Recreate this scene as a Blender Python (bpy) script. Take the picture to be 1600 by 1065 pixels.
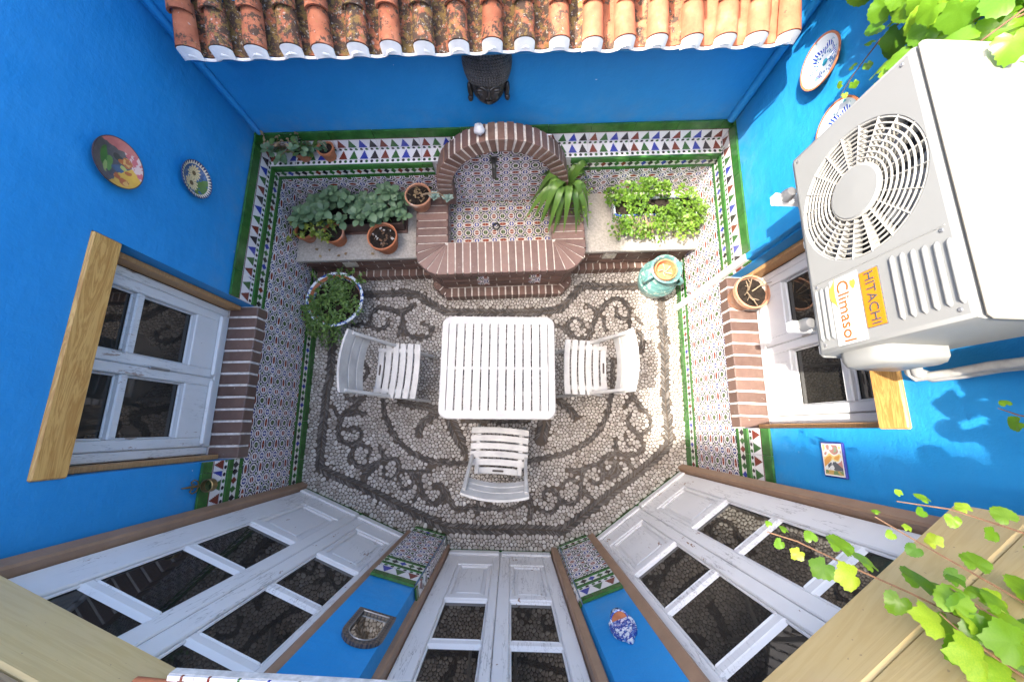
import bpy, math, random
import numpy as np
from mathutils import Matrix, Vector, Euler

for o in list(bpy.data.objects):
    bpy.data.objects.remove(o)
SC = bpy.context.scene
COL = SC.collection
R = math.radians
rnd = random.Random(7)

# ---------------------------------------------------------------- camera
cam_data = bpy.data.cameras.new('camera')
cam = bpy.data.objects.new('camera', cam_data)
COL.objects.link(cam)
cam_data.sensor_fit = 'HORIZONTAL'
cam_data.sensor_width = 36.0
cam_data.lens = 36.0 * 588.66 / 1600.0
cam_data.clip_start = 0.02
cam_data.clip_end = 400.0
PITCH, ROLL = 0.2287, 0.016
cam.location = (0, 0, 3.2)
cam.rotation_mode = 'XYZ'
cam.matrix_world = Matrix.Translation((0, 0, 3.2)) @ Matrix.Rotation(PITCH, 4, 'X') @ Matrix.Rotation(ROLL, 4, 'Z')
SC.camera = cam

# ---------------------------------------------------------------- sky, sun, exposure
SUN = Vector((-0.53, -0.15, 1.0)).normalized()
world = bpy.data.worlds.new('World')
SC.world = world
world.use_nodes = True
wn = world.node_tree
wn.nodes.clear()
w_out = wn.nodes.new('ShaderNodeOutputWorld')
w_bg = wn.nodes.new('ShaderNodeBackground')
w_sky = wn.nodes.new('ShaderNodeTexSky')
w_sky.sky_type = 'NISHITA'
w_sky.sun_disc = False
w_sky.sun_elevation = math.asin(SUN.z)
w_sky.sun_rotation = math.atan2(SUN.x, SUN.y)
w_sky.air_density = 1.0
w_sky.dust_density = 6.0
w_sky.ozone_density = 0.4
w_bg.inputs['Strength'].default_value = 0.15
wn.links.new(w_sky.outputs[0], w_bg.inputs['Color'])
wn.links.new(w_bg.outputs[0], w_out.inputs['Surface'])
sun_data = bpy.data.lights.new('sun', 'SUN')
sun_data.energy = 2.1
sun_data.angle = R(0.53)
sun_data.color = (1.0, 0.94, 0.84)
sun = bpy.data.objects.new('sun', sun_data)
COL.objects.link(sun)
sun.location = SUN * 20
sun.rotation_mode = 'QUATERNION'
sun.rotation_quaternion = SUN.to_track_quat('Z', 'Y')
SC.view_settings.view_transform = 'Standard'
SC.view_settings.look = 'None'
SC.view_settings.gamma = 1.0
SC.view_settings.use_curve_mapping = False
SC.view_settings.exposure = 2.75
SC.cycles.max_bounces = 8
SC.cycles.diffuse_bounces = 5
SC.cycles.glossy_bounces = 4
SC.cycles.caustics_reflective = False
SC.cycles.caustics_refractive = False

# ---------------------------------------------------------------- object helpers
WM = {}

def put(name, mesh, mat=None, parent=None, M=None, label=None, kind=None):
    o = bpy.data.objects.new(name, mesh)
    COL.objects.link(o)
    M = M.copy() if M is not None else Matrix()
    if parent is not None:
        o.parent = parent
        o.matrix_parent_inverse = WM[parent.name].inverted()
    o.matrix_basis = M
    WM[o.name] = M
    if mat is not None and mesh is not None:
        if not mesh.materials:
            mesh.materials.append(mat)
    if label:
        o['label'] = label
    if kind:
        o['kind'] = kind
    return o

def tag(o, label, cat, group=None):
    o['label'] = label
    o['category'] = cat
    if group:
        o['group'] = group
    return o

def root(name, loc, label, cat, group=None, rz=0.0):
    M = Matrix.Translation(loc) @ Matrix.Rotation(rz, 4, 'Z')
    o = put(name, None, None, None, M)
    o.empty_display_size = 0.1
    return tag(o, label, cat, group)

def copy_tree(o, M=None, parent=None):
    c = o.copy()
    COL.objects.link(c)
    if parent is not None:
        c.parent = parent
    if M is not None:
        c.matrix_basis = M
    WM[c.name] = c.matrix_basis.copy()
    for ch in list(o.children):
        copy_tree(ch, None, c)
    return c

class MB:
    """collects geometry, builds one mesh"""
    def __init__(self):
        self.v = []; self.f = []; self.m = []
    def add(self, vs, fs, mi=0, M=None):
        b = len(self.v)
        if M is not None:
            vs = [M @ Vector(p) for p in vs]
        self.v.extend([tuple(p) for p in vs])
        for q in fs:
            self.f.append(tuple(b + i for i in q)); self.m.append(mi)
        return self
    def box(self, x0, x1, y0, y1, z0, z1, mi=0, M=None):
        vs = [(x0,y0,z0),(x1,y0,z0),(x1,y1,z0),(x0,y1,z0),(x0,y0,z1),(x1,y0,z1),(x1,y1,z1),(x0,y1,z1)]
        return self.add(vs, [(0,3,2,1),(4,5,6,7),(0,1,5,4),(1,2,6,5),(2,3,7,6),(3,0,4,7)], mi, M)
    def cbox(self, x0, x1, y0, y1, z0, z1, b=0.003, mi=0, M=None):
        """box with chamfered edges"""
        b = min(b, (x1-x0)*.45, (y1-y0)*.45, (z1-z0)*.45)
        vs = []; idx = {}
        X=(x0,x1); Y=(y0,y1); Z=(z0,z1)
        for i in (0,1):
            for j in (0,1):
                for k in (0,1):
                    sx=1 if i==0 else -1; sy=1 if j==0 else -1; sz=1 if k==0 else -1
                    for a in range(3):
                        p=[X[i]+sx*b, Y[j]+sy*b, Z[k]+sz*b]
                        p[a]=(X[i],Y[j],Z[k])[a]
                        idx[(i,j,k,a)]=len(vs); vs.append(tuple(p))
        fs=[]
        g=lambda i,j,k,a: idx[(i,j,k,a)]
        fs.append((g(0,0,0,0),g(0,0,1,0),g(0,1,1,0),g(0,1,0,0)))
        fs.append((g(1,0,0,0),g(1,1,0,0),g(1,1,1,0),g(1,0,1,0)))
        fs.append((g(0,0,0,1),g(1,0,0,1),g(1,0,1,1),g(0,0,1,1)))
        fs.append((g(0,1,0,1),g(0,1,1,1),g(1,1,1,1),g(1,1,0,1)))
        fs.append((g(0,0,0,2),g(0,1,0,2),g(1,1,0,2),g(1,0,0,2)))
        fs.append((g(0,0,1,2),g(1,0,1,2),g(1,1,1,2),g(0,1,1,2)))
        for j in (0,1):
            for k in (0,1):
                q=(g(0,j,k,1),g(1,j,k,1),g(1,j,k,2),g(0,j,k,2))
                fs.append(q if (j==k) == False else q[::-1])
        for i in (0,1):
            for k in (0,1):
                q=(g(i,0,k,0),g(i,1,k,0),g(i,1,k,2),g(i,0,k,2))
                fs.append(q[::-1] if (i==k) == False else q)
        for i in (0,1):
            for j in (0,1):
                q=(g(i,j,0,0),g(i,j,1,0),g(i,j,1,1),g(i,j,0,1))
                fs.append(q if (i==j) == False else q[::-1])
        for i in (0,1):
            for j in (0,1):
                for k in (0,1):
                    q=(g(i,j,k,0),g(i,j,k,1),g(i,j,k,2))
                    fs.append(q if (i+j+k)%2==1 else q[::-1])
        return self.add(vs, fs, mi, M)
    def tube(self, pts, rad, n=8, mi=0, cap=True, M=None):
        pts=[Vector(p) for p in pts]
        rads = rad if isinstance(rad,(list,tuple)) else [rad]*len(pts)
        vs=[]; fs=[]
        up=None
        for i,p in enumerate(pts):
            a=pts[max(i-1,0)]; c=pts[min(i+1,len(pts)-1)]
            t=(c-a).normalized() if (c-a).length>1e-9 else Vector((0,0,1))
            if up is None:
                up=t.orthogonal().normalized()
            up=(up-t*up.dot(t))
            up=up.normalized() if up.length>1e-6 else t.orthogonal().normalized()
            s=t.cross(up)
            for k in range(n):
                an=2*math.pi*k/n
                vs.append(p+(up*math.cos(an)+s*math.sin(an))*rads[i])
        for i in range(len(pts)-1):
            for k in range(n):
                fs.append((i*n+k,i*n+(k+1)%n,(i+1)*n+(k+1)%n,(i+1)*n+k))
        if cap:
            fs.append(tuple(range(n))[::-1]); fs.append(tuple((len(pts)-1)*n+k for k in range(n)))
        return self.add(vs,fs,mi,M)
    def lathe(self, prof, n=24, mi=0, M=None, a0=0.0, a1=2*math.pi):
        """prof: list of (r,z)"""
        vs=[]; fs=[]
        full=abs(a1-a0-2*math.pi)<1e-6
        m=n if full else n+1
        for r,z in prof:
            for k in range(m):
                a=a0+(a1-a0)*k/n
                vs.append((r*math.cos(a),r*math.sin(a),z))
        for i in range(len(prof)-1):
            for k in range(n):
                k2=(k+1)%m if full else k+1
                fs.append((i*m+k,i*m+k2,(i+1)*m+k2,(i+1)*m+k))
        return self.add(vs,fs,mi,M)
    def prism(self, poly, z0, z1, mi=0, M=None):
        n=len(poly)
        vs=[(x,y,z0) for x,y in poly]+[(x,y,z1) for x,y in poly]
        fs=[tuple(range(n))[::-1],tuple(range(n,2*n))]
        for i in range(n):
            j=(i+1)%n
            fs.append((i,j,n+j,n+i))
        return self.add(vs,fs,mi,M)
    def mesh(self, name, mats, smooth=False):
        me=bpy.data.meshes.new(name)
        me.from_pydata(self.v,[],self.f)
        if not isinstance(mats,(list,tuple)): mats=[mats]
        for m in mats: me.materials.append(m)
        me.polygons.foreach_set('material_index',self.m)
        if smooth:
            me.polygons.foreach_set('use_smooth',[True]*len(self.f))
        me.update()
        return me

def smooth_by_angle(me, ang=40):
    me.polygons.foreach_set('use_smooth',[True]*len(me.polygons))
    try:
        me.set_sharp_from_angle(angle=R(ang))
    except Exception:
        pass
    return me

class Frame:
    """a vertical plane: s along t, z up, off along the normal n into the courtyard"""
    def __init__(self, o, t):
        t=Vector((t[0],t[1])).normalized()
        self.o=Vector((o[0],o[1])); self.t=t; self.n=Vector((t.y,-t.x))
    def p(self, s, z, off=0.0):
        q=self.o+self.t*s+self.n*off
        return Vector((q.x,q.y,z))
    def M(self, s=0.0, z=0.0, off=0.0):
        """local x=t, y=up, z=normal"""
        p=self.p(s,z,off)
        return Matrix(((self.t.x,0,self.n.x,p.x),(self.t.y,0,self.n.y,p.y),(0,1,0,p.z),(0,0,0,1)))
    def s_of(self, x, y):
        return (Vector((x,y))-self.o).dot(self.t)

FL = Frame((-1.6963,0), (-.0331,1))      # left wall, s ~ +Y
FR = Frame((1.4585,0), (-.0254,-1))      # right wall, s ~ -Y
FB = Frame((0,2.009), (1,.053))          # back wall, s ~ +X
DL = Frame((-.809,-.812), (-.842,.335))  # left door plane, s from pier to left wall
DC = Frame((.322,-.924), (-.773,.010))   # centre door plane
DR = Frame((1.403,-.291), (-.726,-.520)) # right door plane, s from right wall to pier
PLF = Frame((-.493,-.817), (-.233,.057)) # left pier front
PRF = Frame((.604,-.802), (-.213,-.078)) # right pier front
# ---------------------------------------------------------------- materials
class V:
    def __init__(self, nt, s): self.nt=nt; self.s=s
    def _m(self, op, *a):
        n=self.nt.nodes.new('ShaderNodeMath'); n.operation=op
        for i,x in enumerate((self,)+a):
            if isinstance(x,V): self.nt.links.new(x.s,n.inputs[i])
            else: n.inputs[i].default_value=float(x)
        return V(self.nt,n.outputs[0])
    def __add__(self,o): return self._m('ADD',o)
    __radd__=__add__
    def __sub__(self,o): return self._m('SUBTRACT',o)
    def __rsub__(self,o): return (self*-1.0)+o
    def __mul__(self,o): return self._m('MULTIPLY',o)
    __rmul__=__mul__
    def __truediv__(self,o): return self._m('DIVIDE',o)
    def floor(self): return self._m('FLOOR')
    def frac(self): return self._m('FRACT')
    def abs(self): return self._m('ABSOLUTE')
    def sqrt(self): return self._m('SQRT')
    def sin(self): return self._m('SINE')
    def lt(self,o): return self._m('LESS_THAN',o)
    def gt(self,o): return self._m('GREATER_THAN',o)
    def min(self,o): return self._m('MINIMUM',o)
    def max(self,o): return self._m('MAXIMUM',o)
    def mod(self,o): return self._m('FLOORED_MODULO',o)
    def atan2(self,o): return self._m('ARCTAN2',o)
    def pow(self,o): return self._m('POWER',o)
    def clamp(self):
        n=self.nt.nodes.new('ShaderNodeClamp'); self.nt.links.new(self.s,n.inputs[0]); return V(self.nt,n.outputs[0])
    def ss(self,a,b):
        n=self.nt.nodes.new('ShaderNodeMapRange'); n.interpolation_type='SMOOTHSTEP'
        self.nt.links.new(self.s,n.inputs[0]); n.inputs[1].default_value=a; n.inputs[2].default_value=b
        return V(self.nt,n.outputs[0])

class Mat:
    def __init__(self, name, rough=.6, spec=.5):
        self.m=bpy.data.materials.new(name); self.m.use_nodes=True
        self.nt=self.m.node_tree; self.nt.nodes.clear()
        self.out=self.nt.nodes.new('ShaderNodeOutputMaterial')
        self.b=self.nt.nodes.new('ShaderNodeBsdfPrincipled')
        self.b.inputs['Roughness'].default_value=rough
        self.b.inputs['Specular IOR Level'].default_value=spec
        self.nt.links.new(self.b.outputs[0],self.out.inputs[0])
        self._c={}
    def coord(self, kind='Object'):
        if kind not in self._c:
            n=self.nt.nodes.new('ShaderNodeTexCoord'); self._c[kind]=n.outputs[kind]
        return self._c[kind]
    def pos(self):
        if 'pos' not in self._c:
            self._c['pos']=self.nt.nodes.new('ShaderNodeNewGeometry').outputs['Position']
        return self._c['pos']
    def rand(self):
        if 'rand' not in self._c:
            self._c['rand']=self.nt.nodes.new('ShaderNodeObjectInfo').outputs['Random']
        return V(self.nt,self._c['rand'])
    def xyz(self, src):
        n=self.nt.nodes.new('ShaderNodeSeparateXYZ'); self.nt.links.new(src,n.inputs[0])
        return [V(self.nt,n.outputs[i]) for i in range(3)]
    def comb(self,x,y,z):
        n=self.nt.nodes.new('ShaderNodeCombineXYZ')
        for i,a in enumerate((x,y,z)):
            if isinstance(a,V): self.nt.links.new(a.s,n.inputs[i])
            else: n.inputs[i].default_value=a
        return n.outputs[0]
    def mapv(self, src, scale=(1,1,1), loc=(0,0,0)):
        n=self.nt.nodes.new('ShaderNodeMapping'); self.nt.links.new(src,n.inputs[0])
        n.inputs['Scale'].default_value=scale; n.inputs['Location'].default_value=loc
        return n.outputs[0]
    def shift(self, src, v, amt=13.7):
        """offset a coordinate by a random value (so copies differ)"""
        n=self.nt.nodes.new('ShaderNodeVectorMath'); n.operation='ADD'
        self.nt.links.new(src,n.inputs[0])
        w=v*amt
        self.nt.links.new(self.comb(w,w*1.7,w*0.6),n.inputs[1])
        return n.outputs[0]
    def noise(self, src, scale, detail=3, rough=.5, dist=0.0):
        n=self.nt.nodes.new('ShaderNodeTexNoise'); self.nt.links.new(src,n.inputs['Vector'])
        n.inputs['Scale'].default_value=scale; n.inputs['Detail'].default_value=detail
        n.inputs['Roughness'].default_value=rough; n.inputs['Distortion'].default_value=dist
        return V(self.nt,n.outputs[0])
    def voro(self, src, scale, feat='F1', out='Distance'):
        n=self.nt.nodes.new('ShaderNodeTexVoronoi'); self.nt.links.new(src,n.inputs['Vector'])
        n.inputs['Scale'].default_value=scale; n.feature=feat
        return V(self.nt,n.outputs[out])
    def attr(self, name):
        n=self.nt.nodes.new('ShaderNodeAttribute'); n.attribute_name=name
        return V(self.nt,n.outputs['Fac'])
    def col(self, c):
        n=self.nt.nodes.new('ShaderNodeRGB'); n.outputs[0].default_value=(c[0],c[1],c[2],1)
        return n.outputs[0]
    def mix(self, fac, a, b):
        n=self.nt.nodes.new('ShaderNodeMix'); n.data_type='RGBA'
        if isinstance(fac,V): self.nt.links.new(fac.s,n.inputs[0])
        else: n.inputs[0].default_value=fac
        for i,x in ((6,a),(7,b)):
            if isinstance(x,(tuple,list)): n.inputs[i].default_value=(x[0],x[1],x[2],1)
            else: self.nt.links.new(x,n.inputs[i])
        return n.outputs[2]
    def ramp(self, fac, stops, interp='LINEAR'):
        n=self.nt.nodes.new('ShaderNodeValToRGB'); n.color_ramp.interpolation=interp
        el=n.color_ramp.elements
        while len(el)>1: el.remove(el[-1])
        el[0].position=stops[0][0]; el[0].color=(*stops[0][1],1)
        for p,c in stops[1:]:
            e=el.new(p); e.color=(*c,1)
        self.nt.links.new(fac.s,n.inputs[0])
        return n.outputs[0]
    def color(self, sock):
        if isinstance(sock,(tuple,list)): self.b.inputs['Base Color'].default_value=(*sock,1)
        else: self.nt.links.new(sock,self.b.inputs['Base Color'])
        return self
    def rough(self, v):
        if isinstance(v,V): self.nt.links.new(v.s,self.b.inputs['Roughness'])
        else: self.b.inputs['Roughness'].default_value=v
        return self
    def bump(self, h, strength=.3, dist=.01):
        n=self.nt.nodes.new('ShaderNodeBump'); n.inputs['Strength'].default_value=strength
        n.inputs['Distance'].default_value=dist
        self.nt.links.new(h.s,n.inputs['Height'])
        self.nt.links.new(n.outputs[0],self.b.inputs['Normal'])
        return self

def simple(name, c, rough=.6, var=.12, scale=30, bump=.0, spec=.5, metal=0.0, bscale=80, world=False):
    m=Mat(name,rough,spec)
    src=m.pos() if world else m.shift(m.coord(),m.rand())
    n=m.noise(src,scale,4,.6)
    d=tuple(max(0,x*(1-var*1.6)) for x in c); l=tuple(min(1,x*(1+var)) for x in c)
    m.color(m.ramp(n,[(.25,d),(.75,l)]))
    m.b.inputs['Metallic'].default_value=metal
    if bump: m.bump(m.noise(src,bscale,4,.6),bump,.004)
    return m.m

# colours of the glazes
G_GREEN=(.022,.105,.020); G_BLUE=(.018,.035,.30); G_BLACK=(.012,.010,.018); G_RED=(.16,.022,.012); G_WHITE=(.72,.70,.70)

def mat_plaster():
    m=Mat('blue_plaster',.62,.35)
    p=m.pos()
    a=m.noise(p,1.3,4,.6); b=m.noise(p,9,5,.65)
    c=m.ramp(a*.6+b*.4,[(.3,(.008,.205,.490)),(.5,(.013,.228,.530)),(.72,(.024,.255,.570))])
    # drips of thicker paint and small scuffs where the white undercoat shows
    x,y,z=m.xyz(p)
    sc=m.noise(m.mapv(p,(1,1,2.2)),14,2,.5)
    sp=(sc.gt(.79))*(m.noise(p,60,2,.5).gt(.52))
    c=m.mix(sp*.8,c,(.55,.62,.70))
    dirt=m.noise(m.mapv(p,(6,6,.8)),1.0,4,.7).ss(.60,.85)
    c=m.mix(dirt*.30,c,(.030,.120,.30))
    c=m.mix(m.noise(p,2.1,5,.7).ss(.56,.74)*.22,c,(.07,.30,.56))
    low=(1.0-z.ss(1.04,1.30))*m.noise(p,7,4,.7).ss(.35,.75)
    c=m.mix(low*.28,c,(.16,.24,.34))
    m.color(c)
    f=m.noise(p,120,3,.6)*.25+m.noise(p,28,4,.6)*.7+m.noise(p,6,3,.5)*1.1
    m.bump(f+m.noise(m.mapv(p,(3,3,9)),2.2,4,.6)*.9,.42,.008)
    m.rough(b*.2+.5)
    return m.m

def tile_base(name, rough=.12):
    m=Mat(name,rough,.5)
    u,v,w=m.xyz(m.coord())
    return m,u,v

def glaze(m,col,dirt=.22):
    n=m.noise(m.shift(m.coord(),m.rand()),22,4,.6)
    g=m.noise(m.pos(),2.3,4,.6).ss(.45,.8)
    c=m.mix((n.ss(.5,.8)*.7+m.rand()*.45)*dirt,col,(.30,.26,.20))
    c=m.mix(g*dirt*.8,c,(.22,.19,.15))
    m.color(c)
    m.bump(m.noise(m.coord(),30,2,.5),.04,.004)
    m.rough(n*.25+.06)
    return m.m

def mat_green():
    m,u,v=tile_base('green_glaze')
    n=m.noise(m.shift(m.coord(),m.rand()),14,4,.6)
    c=m.ramp(n,[(.3,(.012,.070,.012)),(.6,(.028,.125,.022)),(.8,(.05,.17,.03))])
    return glaze(m,c,.10)

def pal(m,idx):
    """four glaze colours by index mod 4"""
    k=idx.mod(4.0)
    c=m.mix(k.gt(.5),G_RED,G_GREEN)
    c=m.mix(k.gt(1.5),c,G_BLUE)
    c=m.mix(k.gt(2.5),c,G_BLACK)
    return c

def mat_trees():
    """tile 0.30 x 0.12: small lozenges below, stepped pyramids above, dark red line on top"""
    m,u,v=tile_base('stepped_pyramid_glaze')
    off=(m.rand()*3.99).floor()
    cell=u/.075
    i=cell.floor(); x=(cell.frac()-.5).abs()*2.0
    h=(v-.034)/.072
    hs=((h*6.0).floor())/6.0
    tree=x.lt(.76-hs*.80)*h.gt(0)*h.lt(.97)
    c=m.mix(tree,G_WHITE,pal(m,i))
    cell2=u/.0375
    x2=(cell2.frac()-.5).abs(); y2=((v-.016)/.020).abs()
    small=(x2*1.6+(y2*4).floor()/4*.55).lt(.47)*v.lt(.027)*v.gt(.005)
    c=m.mix(small,c,m.mix(cell2.floor().mod(2.0).gt(.5),G_BLACK,G_GREEN))
    line=(v-.0305).abs().lt(.0012)
    c=m.mix(line,c,(.25,.24,.27))
    red=v.gt(.108)*v.lt(.1145)
    c=m.mix(red,c,(.12,.012,.010))
    return glaze(m,c)

def mat_lozenge():
    """strip 0.30 long: a row of stepped lozenges, v 0..0.062"""
    m,u,v=tile_base('lozenge_glaze')
    cell=u/.05
    x=((cell.frac()-.5).abs()*8.0+.5).floor()/8.0
    y=((v-.031)/.062).abs()
    y=(y*8.0+.5).floor()/8.0
    d=(x+y).lt(.44)
    i=cell.floor()
    k=i.mod(3.0)
    c1=m.mix(k.gt(.5),G_BLACK,G_GREEN)
    c1=m.mix(k.gt(1.5),c1,m.mix(m.rand().gt(.5),G_RED,G_BLUE))
    return glaze(m,m.mix(d,(.66,.64,.60),c1))

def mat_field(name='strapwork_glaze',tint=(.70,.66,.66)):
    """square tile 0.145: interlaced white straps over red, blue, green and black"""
    m,u,v=tile_base(name)
    a=u/.145; b=v/.145
    def wrap(x,c):
        return ((x-c+.5).frac()-.5)
    def ell(cx,cy,rx,ry):
        dx=wrap(a,cx)/rx; dy=wrap(b,cy)/ry
        return (dx*dx+dy*dy).sqrt()
    dA=ell(0.0,.5,.25,.115)      # lying ovals
    dB=ell(.5,0.0,.155,.17)      # round knots
    dC=ell(.5,.5,.16,.17)
    dD=ell(0.0,0.0,.15,.16)
    def small(cx,cy):
        dx=wrap(a*2.0,cx)/2.0; dy=wrap(b*2.0,cy)/2.0
        return (dx*dx+dy*dy).sqrt()
    e=small(.5,.5)
    q=(a*6.0).floor()+(b*6.0).floor()
    g=m.mix(q.mod(2.0).gt(.5),(.022,.018,.028),(.035,.040,.13))
    g=m.mix(e.lt(.070),g,(.06,.095,.035))
    g=m.mix(dC.lt(.85),g,(.040,.055,.22))
    g=m.mix(dC.lt(.36),g,(.55,.52,.52))
    g=m.mix(dD.lt(.85),g,(.065,.10,.035))
    g=m.mix(dA.lt(.80),g,(.22,.045,.022))
    g=m.mix(dB.lt(.80),g,(.22,.050,.026))
    def ring(d,w): return (d-1.0).abs().lt(w)
    st=ring(dA,.24).max(ring(dB,.22)).max(ring(dC,.20)).max(ring(dD,.20)).max((e-.092).abs().lt(.019))
    bar=(wrap(b,0.0).abs().lt(.020)*wrap(a,.5).abs().lt(.16)).max(wrap(a,.5).abs().lt(.016)*wrap(b,.5).abs().lt(.16))
    link=(wrap(a*2.0,.5).abs().lt(.045)*wrap(b*2.0,.0).abs().lt(.30)).max(wrap(b*2.0,.5).abs().lt(.045)*wrap(a*2.0,.0).abs().lt(.30))
    st=st.max(bar).max(link)
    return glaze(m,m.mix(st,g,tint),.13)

def mat_brick(name='glazed_brick',c0=(.070,.040,.031),c1=(.200,.112,.084)):
    m=Mat(name,.42,.45)
    src=m.shift(m.coord(),m.rand())
    n=m.noise(src,26,5,.65); n2=m.noise(m.mapv(src,(1,6,1)),20,4,.6)
    r=m.rand()
    c=m.ramp((n*.55+r*.45).clamp(),[(.15,c0),(.55,tuple((a+b)/2 for a,b in zip(c0,c1))),(.9,c1)])
    lime=(m.noise(src,48,3,.7)*.6+n2*.4).ss(.62,.70)
    c=m.mix(lime*.65,c,(.46,.39,.33))
    c=m.mix(m.noise(m.pos(),5,4,.65).ss(.48,.74)*.35,c,(.21,.165,.135))
    m.color(c); m.bump(n*.6+n2*.4,.35,.004); m.rough(n*.35+.28)
    return m.m

def mat_mortar(name='mortar',c=(.55,.50,.44)):
    return simple(name,c,.9,.25,40,.5,.2,world=True)

def mat_terracotta(name,c,stain=.35):
    m=Mat(name,.75,.3)
    src=m.shift(m.coord(),m.rand())
    n=m.noise(src,18,5,.65)
    cc=m.ramp(n,[(.3,tuple(x*.72 for x in c)),(.55,c),(.8,tuple(min(1,x*1.2) for x in c))])
    s=m.noise(src,7,4,.7).ss(.52,.72)
    cc=m.mix(s*stain,cc,(.50,.44,.38))
    m.color(cc); m.bump(n,.25,.004)
    return m.m

def mat_rooftile(name,lichen):
    m=Mat(name,.85,.2)
    src=m.shift(m.coord(),m.rand()); P=m.pos()
    n=m.noise(src,14,4,.6); n2=m.noise(P,26,6,.75); n3=m.noise(P,60,4,.7); n4=m.noise(P,5,3,.6)
    c=m.ramp(n,[(.3,(.26,.085,.045)),(.55,(.37,.130,.068)),(.8,(.48,.21,.12))])
    k=.645-min(lichen,1.0)*.125-max(0,lichen-1)*.075
    blk=(n2*.75+n4*.25).ss(k,k+.05)
    c=m.mix(blk*.92,c,(.050,.042,.032))
    yel=(m.noise(P,38,5,.7)*.8+n4*.2).ss(k+.075,k+.105)
    c=m.mix(yel*(.6 if lichen>.25 else .2),c,(.26,.17,.05))
    wh=n3.ss(.70-lichen*.05,.74-lichen*.05)
    c=m.mix(wh*.7,c,(.42,.39,.34))
    m.color(c); m.bump(n2*.6+n3*.4,.5,.006)
    return m.m

def mat_oak(name,c0,c1,axis=0,scale=1.0,rough=.45,weather=0.0):
    m=Mat(name,rough,.4)
    src=m.coord()
    st=[9,9,9]; st[axis]=.9
    base=m.shift(src,m.rand())
    n=m.noise(m.mapv(base,tuple(x*scale for x in st)),2.2,5,.65,1.2)
    fine=[140,140,140]; fine[axis]=5
    f=m.noise(m.mapv(base,tuple(fine)),1.0,3,.6)
    rings=((n*46.0).sin()*.5+.5)
    c=m.ramp((rings*.55+f*.45).clamp(),[(.15,c0),(.5,tuple(a*.45+b*.55 for a,b in zip(c0,c1))),(.85,c1)])
    if weather:
        wz=m.noise(m.pos(),3,4,.6).ss(.4,.75)
        c=m.mix(wz*weather,c,(.42,.36,.28))
        sp=m.noise(m.pos(),70,2,.5).gt(.74)
        c=m.mix(sp*.5,c,(.14,.10,.07))
    m.color(c); m.bump(rings*.3+f*.7,.18,.002)
    return m.m

def mat_paint(name='white_paint',c=(.71,.70,.69),peel=.5,axis=2,under=(.24,.13,.07)):
    """old gloss paint on wood: cracks along the grain, flaked spots"""
    m=Mat(name,.38,.45)
    P=m.pos()
    st=[34,34,34]; st[axis]=3.2
    n=m.noise(m.mapv(P,tuple(st)),1.0,4,.6)
    big=m.noise(P,2.6,3,.5)
    cr=(n-.5).abs()
    crack=(1.0-cr.ss(.0,.016))*big.ss(.46,.58)
    st2=[22,22,22]; st2[axis]=7
    fl=(m.noise(m.mapv(P,tuple(st2),(3.1,1.7,.4)),1.0,5,.7)*.75+m.noise(P,1.9,2,.5)*.25)
    flake=fl.ss(.650-.03*peel,.657-.03*peel)
    g=m.noise(P,6,4,.6)
    base=m.mix(g.ss(.35,.8)*.22,c,tuple(x*.72 for x in c))
    cc=m.mix(crack*.75*peel*1.3,base,(.10,.085,.085))
    cc=m.mix(flake*min(1,peel*1.6),cc,under)
    m.color(cc)
    m.bump((1.0-crack)*.5+(1.0-flake)*.9+n*.15,.45,.002)
    return m.m

def mat_glass():
    """dark window glass: opaque, no room behind, the courtyard mirrored in front"""
    m=Mat('window_glass',.015,.5)
    m.b.inputs['IOR'].default_value=1.62
    n=m.noise(m.pos(),2.0,3,.5)
    m.color(m.ramp(n,[(.3,(.012,.011,.010)),(.7,(.030,.028,.024))]))  # darkness of a dim room is put into the base colour
    m.bump(m.noise(m.pos(),3.5,2,.5),.02,.01)
    return m.m

def mat_leaf(name,c0,c1,c2=None,trans=.35,rough=.42):
    m=Mat(name,rough,.4)
    r=m.rand(); t=m.attr('tint')
    k=(t*.75+m.noise(m.shift(m.coord(),r),30,3,.5)*.35+r*.2-.15).clamp()
    stops=[(.1,c0),(.75,c1)]
    if c2: stops.append((.95,c2))
    col=m.ramp(k,stops)
    m.color(col)
    tr=m.nt.nodes.new('ShaderNodeBsdfTranslucent')
    tc=m.mix(.5,col,tuple(min(1,x*1.6+.01) for x in c1))
    m.nt.links.new(tc,tr.inputs[0])
    ms=m.nt.nodes.new('ShaderNodeMixShader'); ms.inputs[0].default_value=trans
    m.nt.links.new(m.b.outputs[0],ms.inputs[1]); m.nt.links.new(tr.outputs[0],ms.inputs[2])
    m.nt.links.new(ms.outputs[0],m.out.inputs[0])
    return m.m

PLASTER=mat_plaster(); GREEN=mat_green(); TREES=mat_trees(); LOZ=mat_lozenge(); FIELD=mat_field(); FIELD_BASIN=mat_field('basin_strapwork_glaze',(.50,.46,.40))  # basin tiles get duller, darker straps
BRICK=mat_brick(); BRICK_W=mat_brick('window_brick',(.075,.044,.036),(.175,.108,.085)); BRICK_RIM=mat_brick('rim_brick',(.105,.060,.048),(.235,.145,.118)); MORTAR=mat_mortar('mortar',(.58,.53,.47)); GROUT=mat_mortar('grout',(.55,.54,.52)); DARKMORTAR=mat_mortar('dark_mortar',(.20,.165,.135))
TERRA=mat_terracotta('terracotta',(.44,.155,.070)); TERRA_OLD=mat_terracotta('limed_terracotta',(.45,.22,.13),.75)
ROOF_L=mat_rooftile('lichened_roof_tile',1.9); ROOF_M=mat_rooftile('spotted_roof_tile',1.1); ROOF_C=mat_rooftile('clean_roof_tile',.15); ROOF_P=mat_rooftile('mossy_channel_tile',2.1)
OAK=mat_oak('golden_oak',(.40,.19,.045),(.62,.36,.11),0,1.0,.42)
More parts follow.
